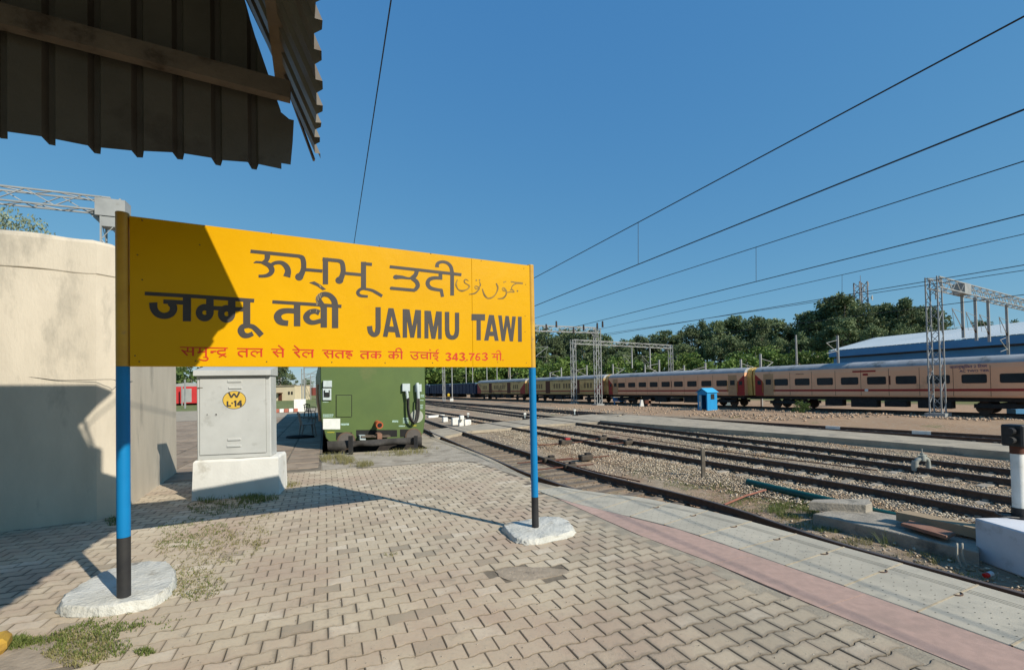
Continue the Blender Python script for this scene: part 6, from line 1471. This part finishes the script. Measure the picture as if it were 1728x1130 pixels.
p = at(480, 676, -.1); kk = p.y / 760; t = thing('cream_shed', 'small flat-roofed cream building beyond the left platform', 'building', p); mb = MB(); mb.box(p + UP * (12.5 * kk) + Vector((0, 3, 0)), (36 * kk, 6, 25 * kk)); mb.build('wall', m_crm, t); mb = MB(); mb.box(p + UP * (25.5 * kk) + Vector((0, 3, 0)), (37 * kk, 6.4, 1.2 * kk)); mb.build('roof', m_conc, t)
mb = MB(); mb.box(p + Vector((-7 * kk, -.03, 6 * kk)), (6 * kk, .08, 12 * kk)); mb.build('door', m_brn, t); mb = MB(); mb.box(p + Vector((-7 * kk, -.4, 13.5 * kk)), (9 * kk, .9, .8 * kk)); mb.build('door_canopy', m_brn, t)
for q in (8, 13): mb = MB(); mb.box(p + Vector((q * kk, -.03, 13 * kk)), (2.5 * kk, .08, 5 * kk)); mb.build('window', m_dark, t)
# red coach and red wagon far left
m_redc = M('coach_red', (.50, .035, .035), (.44, .03, .03), 1, .5); m_gryc = M('coach_grey', (.33, .33, .32), (.28, .28, .27), 1, .5)
rp = dep(300, 690, 62); dd = TR
def redveh(name, lab, base, L, H, grey, cat):
    t = thing(name, lab, cat, base); ax = (dd, TN, UP); mb = MB(); c = base + dd * (L / 2)
    W2 = 1.6; P_ = lambda s_, d, z: base + dd * s_ + TN * d + UP * z
    mb.loft([[P_(s_, d, z) for d, z in ((-W2, 1.1), (-W2, H - .55), (W2, H - .55), (W2, 1.1))] for s_ in (0, L)]); mb.build('body', m_redc, t)
    mb = MB(); mb.loft([[P_(s_, d, z) for d, z in ((-W2, H - .545), (-W2 * .85, H - .2), (0, H), (W2 * .85, H - .2), (W2, H - .545))] for s_ in (0, L)]); mb.build('roof', m_gryc, t)
    n = int(L / 2.2)
    for k in range(n):
        mb = MB(); mb.box(P_(1.2 + k * 2.2, W2 + .004, 2.3), (1.1, .02, .6), 0, ax); mb.build('window', m_glass, t)
    if grey: mb = MB(); mb.box(P_(L / 2, W2 + .002, 2.9), (L * .8, .008, .35), 0, ax); mb.build('side_band', m_gryc, t)
    mb = MB(); mb.box(P_(0 - .01, 0, 2.2), (.02, 1.1, 1.9), 0, ax); mb.build('end_door', m_gryc, t)
    for s_ in (2.6, L - 2.6): mb = MB(); mb.box(P_(s_, 0, .55), (2.8, 2.4, .9), 0, ax); mb.build('bogie', m_und, t)
redveh('red_coach', 'red and grey coach glimpsed between the plastered block and the cabinet', Vector((rp.x - 3, rp.y, ZR)), 21, 4.0, True, 'train coach')
rp2 = dep(329, 690, 66); redveh('red_coach', 'second red coach just left of the grey cabinet', Vector((rp2.x + 1, rp2.y - 3, ZR)), 21, 4.0, True, 'train coach')
q = dep(500, 672, 150); t = thing('red_wagon', 'long low red wagon far away behind the cream building', 'wagon', q)
mb = MB(); mb.box(q + Vector((6, 0, 2.2)), (22, 3, 2.6)); mb.build('body', M('wagon_red', (.27, .07, .05), (.22, .06, .045), .5, .8), t)
for k in range(9): mb = MB(); mb.box(q + Vector((-4 + k * 2.5, -1.56, 2.2)), (.2, .12, 2.6)); mb.build('side_post', m_brn, t)
for i, (px, yt, Y) in enumerate(((476, 646, 100), (484, 648, 110), (492, 645, 105), (509, 622, 70), (513, 610, 60), (516, 640, 120), (524, 632, 85), (312, 640, 50), (307, 652, 62))):
    p = dep(px, yt, Y); mb = MB(); mb.bar(Vector((p.x, p.y, ZG)), p, .13, .12); 
    if i in (3, 4, 6): mb.bar(p - UP * .8, p - UP * .8 + Vector((2.6, 0, 0)), .1, .1); mb.bar(p - UP * 2, p - UP * .8 + Vector((2.6, 0, 0)), .07, .07); mb.bar(p - UP * 2.2, p - UP * 1.9 + Vector((2.6, 0, 0)), .07, .07)
    o = mb.build('far_mast', m_galv); tag(o, f'thin far mast {["above the left end of the cream building","above the middle of the cream building","above the right end of the cream building","with an arm left of the rail car, farther one","with an arm left of the rail car, nearer one","small and low beside the rail car","touching the rail car edge","left of the grey cabinet, front","left of the grey cabinet, behind"][i]}', 'mast', 'far masts on the left')
# person standing far down the yard
def person(loc, label):
    me = bpy.data.meshes.new('body'); V = [(0, 0, .93), (0, 0, 1.15), (0, 0, 1.40), (0, 0, 1.52), (0, -.01, 1.66), (.19, 0, 1.40), (.25, -.02, 1.12), (.22, -.1, .88), (-.19, 0, 1.40), (-.25, 0, 1.12), (-.24, -.05, .86), (.09, 0, .88), (.11, -.03, .48), (.11, 0, .08), (.11, -.12, .03), (-.09, 0, .88), (-.10, .02, .48), (-.12, .05, .08), (-.12, -.06, .03)]
    Ed = [(0, 1), (1, 2), (2, 3), (3, 4), (2, 5), (5, 6), (6, 7), (2, 8), (8, 9), (9, 10), (0, 11), (11, 12), (12, 13), (13, 14), (0, 15), (15, 16), (16, 17), (17, 18)]
    me.from_pydata(V, Ed, []); o = bpy.data.objects.new('person', me); col.objects.link(o); md = o.modifiers.new('s', 'SKIN'); rs = [.13, .13, .15, .055, .10, .07, .048, .035, .07, .048, .035, .09, .065, .05, .035, .09, .065, .05, .035]
    for v, r_ in zip(me.skin_vertices[0].data, rs): v.radius = (r_, r_)
    me.skin_vertices[0].data[0].use_root = True; o.modifiers.new('d', 'SUBSURF').levels = 1
    dg = bpy.context.evaluated_depsgraph_get(); m2 = bpy.data.meshes.new_from_object(o.evaluated_get(dg)); bpy.data.objects.remove(o)
    ms = [M('trousers', (.03, .03, .04), None, 3, .9), M('vest', (.75, .50, .03), None, 3, .8), M('skin', (.22, .11, .065), None, 3, .6)]
    m2.materials.clear(); [m2.materials.append(q) for q in ms]
    for p in m2.polygons: z = p.center.z; p.material_index = 0 if z < .92 else 1 if z < 1.47 else 2; p.use_smooth = True
    t = thing('person', label, 'person', loc); b = bpy.data.objects.new('body', m2); col.objects.link(b); b.parent = t
    h = MB(); h.tube([(0, .02, 1.68), (0, .01, 1.76), (0, 0, 1.80)], [.105, .10, .05], 12); ho = h.build('hair', m_dark, t, smooth=True); ho.matrix_parent_inverse = Matrix.Identity(4)
    return t
pp = at(757, 675, ZG); person(pp, 'person in a yellow vest and dark trousers standing far down the yard')
slabx('white marker box at the feet of the person in the yard', 'marker_box', 'box', 762, 677, 5, 5, .5, m_white, ZG)

# ============================================================ WEEDS AND GRASS
def blades(name, patches, mat, seed=1):
    rg = np.random.default_rng(seed); V = []; F = []; T = []
    for px, py, rx, ry, n, h, z in patches:
        for _ in range(n):
            a = rg.uniform(0, 6.28); r_ = math.sqrt(rg.random()); x, y = px + rx * r_ * math.cos(a), py + ry * r_ * math.sin(a)
            p = at(x, y, z); q = noise.noise(Vector((p.x * 3.0, p.y * 3.0, 5))); 
            if q < -.12 and rg.random() < .85: continue
            for b_ in range(3):
                hh = h * rg.uniform(.35, 1.1); an = rg.uniform(0, 6.28); ln = rg.uniform(.2, 1.1) * hh; w = rg.uniform(.0015, .0036); c, s_ = math.cos(an), math.sin(an)
                bx, by = p.x + rg.uniform(-.015, .015), p.y + rg.uniform(-.015, .015); o_ = len(V)
                V += [(bx - s_ * w, by + c * w, z), (bx + s_ * w, by - c * w, z), (bx + c * ln * .45 + s_ * w * .7, by + s_ * ln * .45 - c * w * .7, z + hh * .65), (bx + c * ln * .45 - s_ * w * .7, by + s_ * ln * .45 + c * w * .7, z + hh * .65), (bx + c * ln, by + s_ * ln, z + hh * .85)]
                F += [(o_, o_ + 1, o_ + 2, o_ + 3), (o_ + 3, o_ + 2, o_ + 4)]; t = rg.random(); T += [t, t]
    me = bpy.data.meshes.new(name); me.from_pydata(V, [], F); me.materials.append(mat); a_ = me.attributes.new('tint', 'FLOAT', 'FACE'); a_.data.foreach_set('value', T); me.update()
    o = bpy.data.objects.new(name, me); col.objects.link(o); o['kind'] = 'stuff'; return o
m_gr = mat_leaf('grass_green', (.10, .15, .03), (.22, .24, .07)); m_gy = mat_leaf('grass_dry', (.20, .19, .07), (.34, .30, .13))
blades('green_grass', [(395, 843, 62, 10, 420, .09, 0), (370, 858, 55, 12, 300, .045, 0), (440, 840, 32, 8, 200, .08, 0), (325, 890, 60, 16, 330, .028, 0), (310, 915, 45, 10, 150, .022, 0), (150, 1085, 75, 30, 330, .035, 0), (60, 1088, 55, 12, 200, .04, 0), (185, 1060, 60, 14, 170, .028, 0), (35, 1085, 22, 10, 130, .045, 0), (300, 985, 70, 30, 220, .02, 0), (230, 1050, 90, 18, 110, .02, 0), (478, 812, 12, 6, 90, .12, 0), (190, 880, 12, 8, 80, .05, 0), (245, 1100, 16, 5, 60, .03, 0), (1300, 850, 80, 15, 1500, .06, ZG), (1180, 815, 60, 12, 500, .05, ZG), (1120, 800, 60, 10, 400, .05, ZG), (1240, 822, 40, 12, 420, .08, ZG), (1340, 862, 44, 14, 800, .12, ZG), (1100, 790, 50, 8, 300, .06, ZG), (950, 745, 20, 8, 160, .1, ZG), (912, 806, 10, 6, 90, .1, ZG), (1400, 892, 30, 8, 220, .1, ZG), (1500, 918, 16, 10, 90, .28, ZG), (1160, 820, 40, 10, 260, .06, ZG)], m_gr, 2)
blades('dry_grass', [(350, 920, 90, 34, 800, .025, 0), (420, 905, 36, 26, 380, .025, 0), (310, 985, 70, 32, 500, .022, 0), (130, 1095, 60, 30, 450, .03, 0), (570, 776, 30, 7, 380, .16, 0), (605, 784, 26, 5, 260, .12, 0), (690, 764, 34, 5, 260, .12, 0), (655, 766, 40, 4, 160, .08, 0), (715, 757, 26, 3, 110, .06, 0), (480, 818, 28, 5, 120, .08, 0), (660, 936, 12, 4, 110, .03, 0), (430, 868, 34, 8, 160, .02, 0), (1220, 835, 70, 16, 520, .05, ZG), (1360, 880, 60, 12, 420, .08, ZG), (1060, 780, 60, 10, 300, .05, ZG), (960, 765, 50, 9, 240, .06, ZG), (860, 790, 50, 14, 330, .08, ZG), (790, 755, 40, 10, 220, .08, ZG), (1560, 945, 60, 10, 220, .1, ZG), (1440, 915, 40, 8, 160, .1, ZG), (850, 728, 50, 5, 160, .08, ZG), (1580, 975, 110, 14, 260, .05, ZG), (1150, 760, 120, 7, 260, .07, ZG), (1450, 775, 160, 8, 320, .08, ZG), (1300, 745, 160, 5, 260, .07, ZG), (1620, 835, 60, 10, 200, .07, ZG), (1000, 735, 80, 6, 160, .07, ZG)], m_gy, 3)
# crumbs and dry leaves on the paving
pts = []; rg = random.Random(8)
for _ in range(900):
    x, y = rg.uniform(150, 1500), rg.uniform(800, 1128); p = at(x, y, .003)
    if inpoly(p.x, p.y, pzxy): pts.append((p.x, p.y, .004))
stones('paving_crumbs', pts, .002, .006, M('crumbs', (.5, .45, .37), (.2, .16, .12), 8, .9, obj=.5), 9)
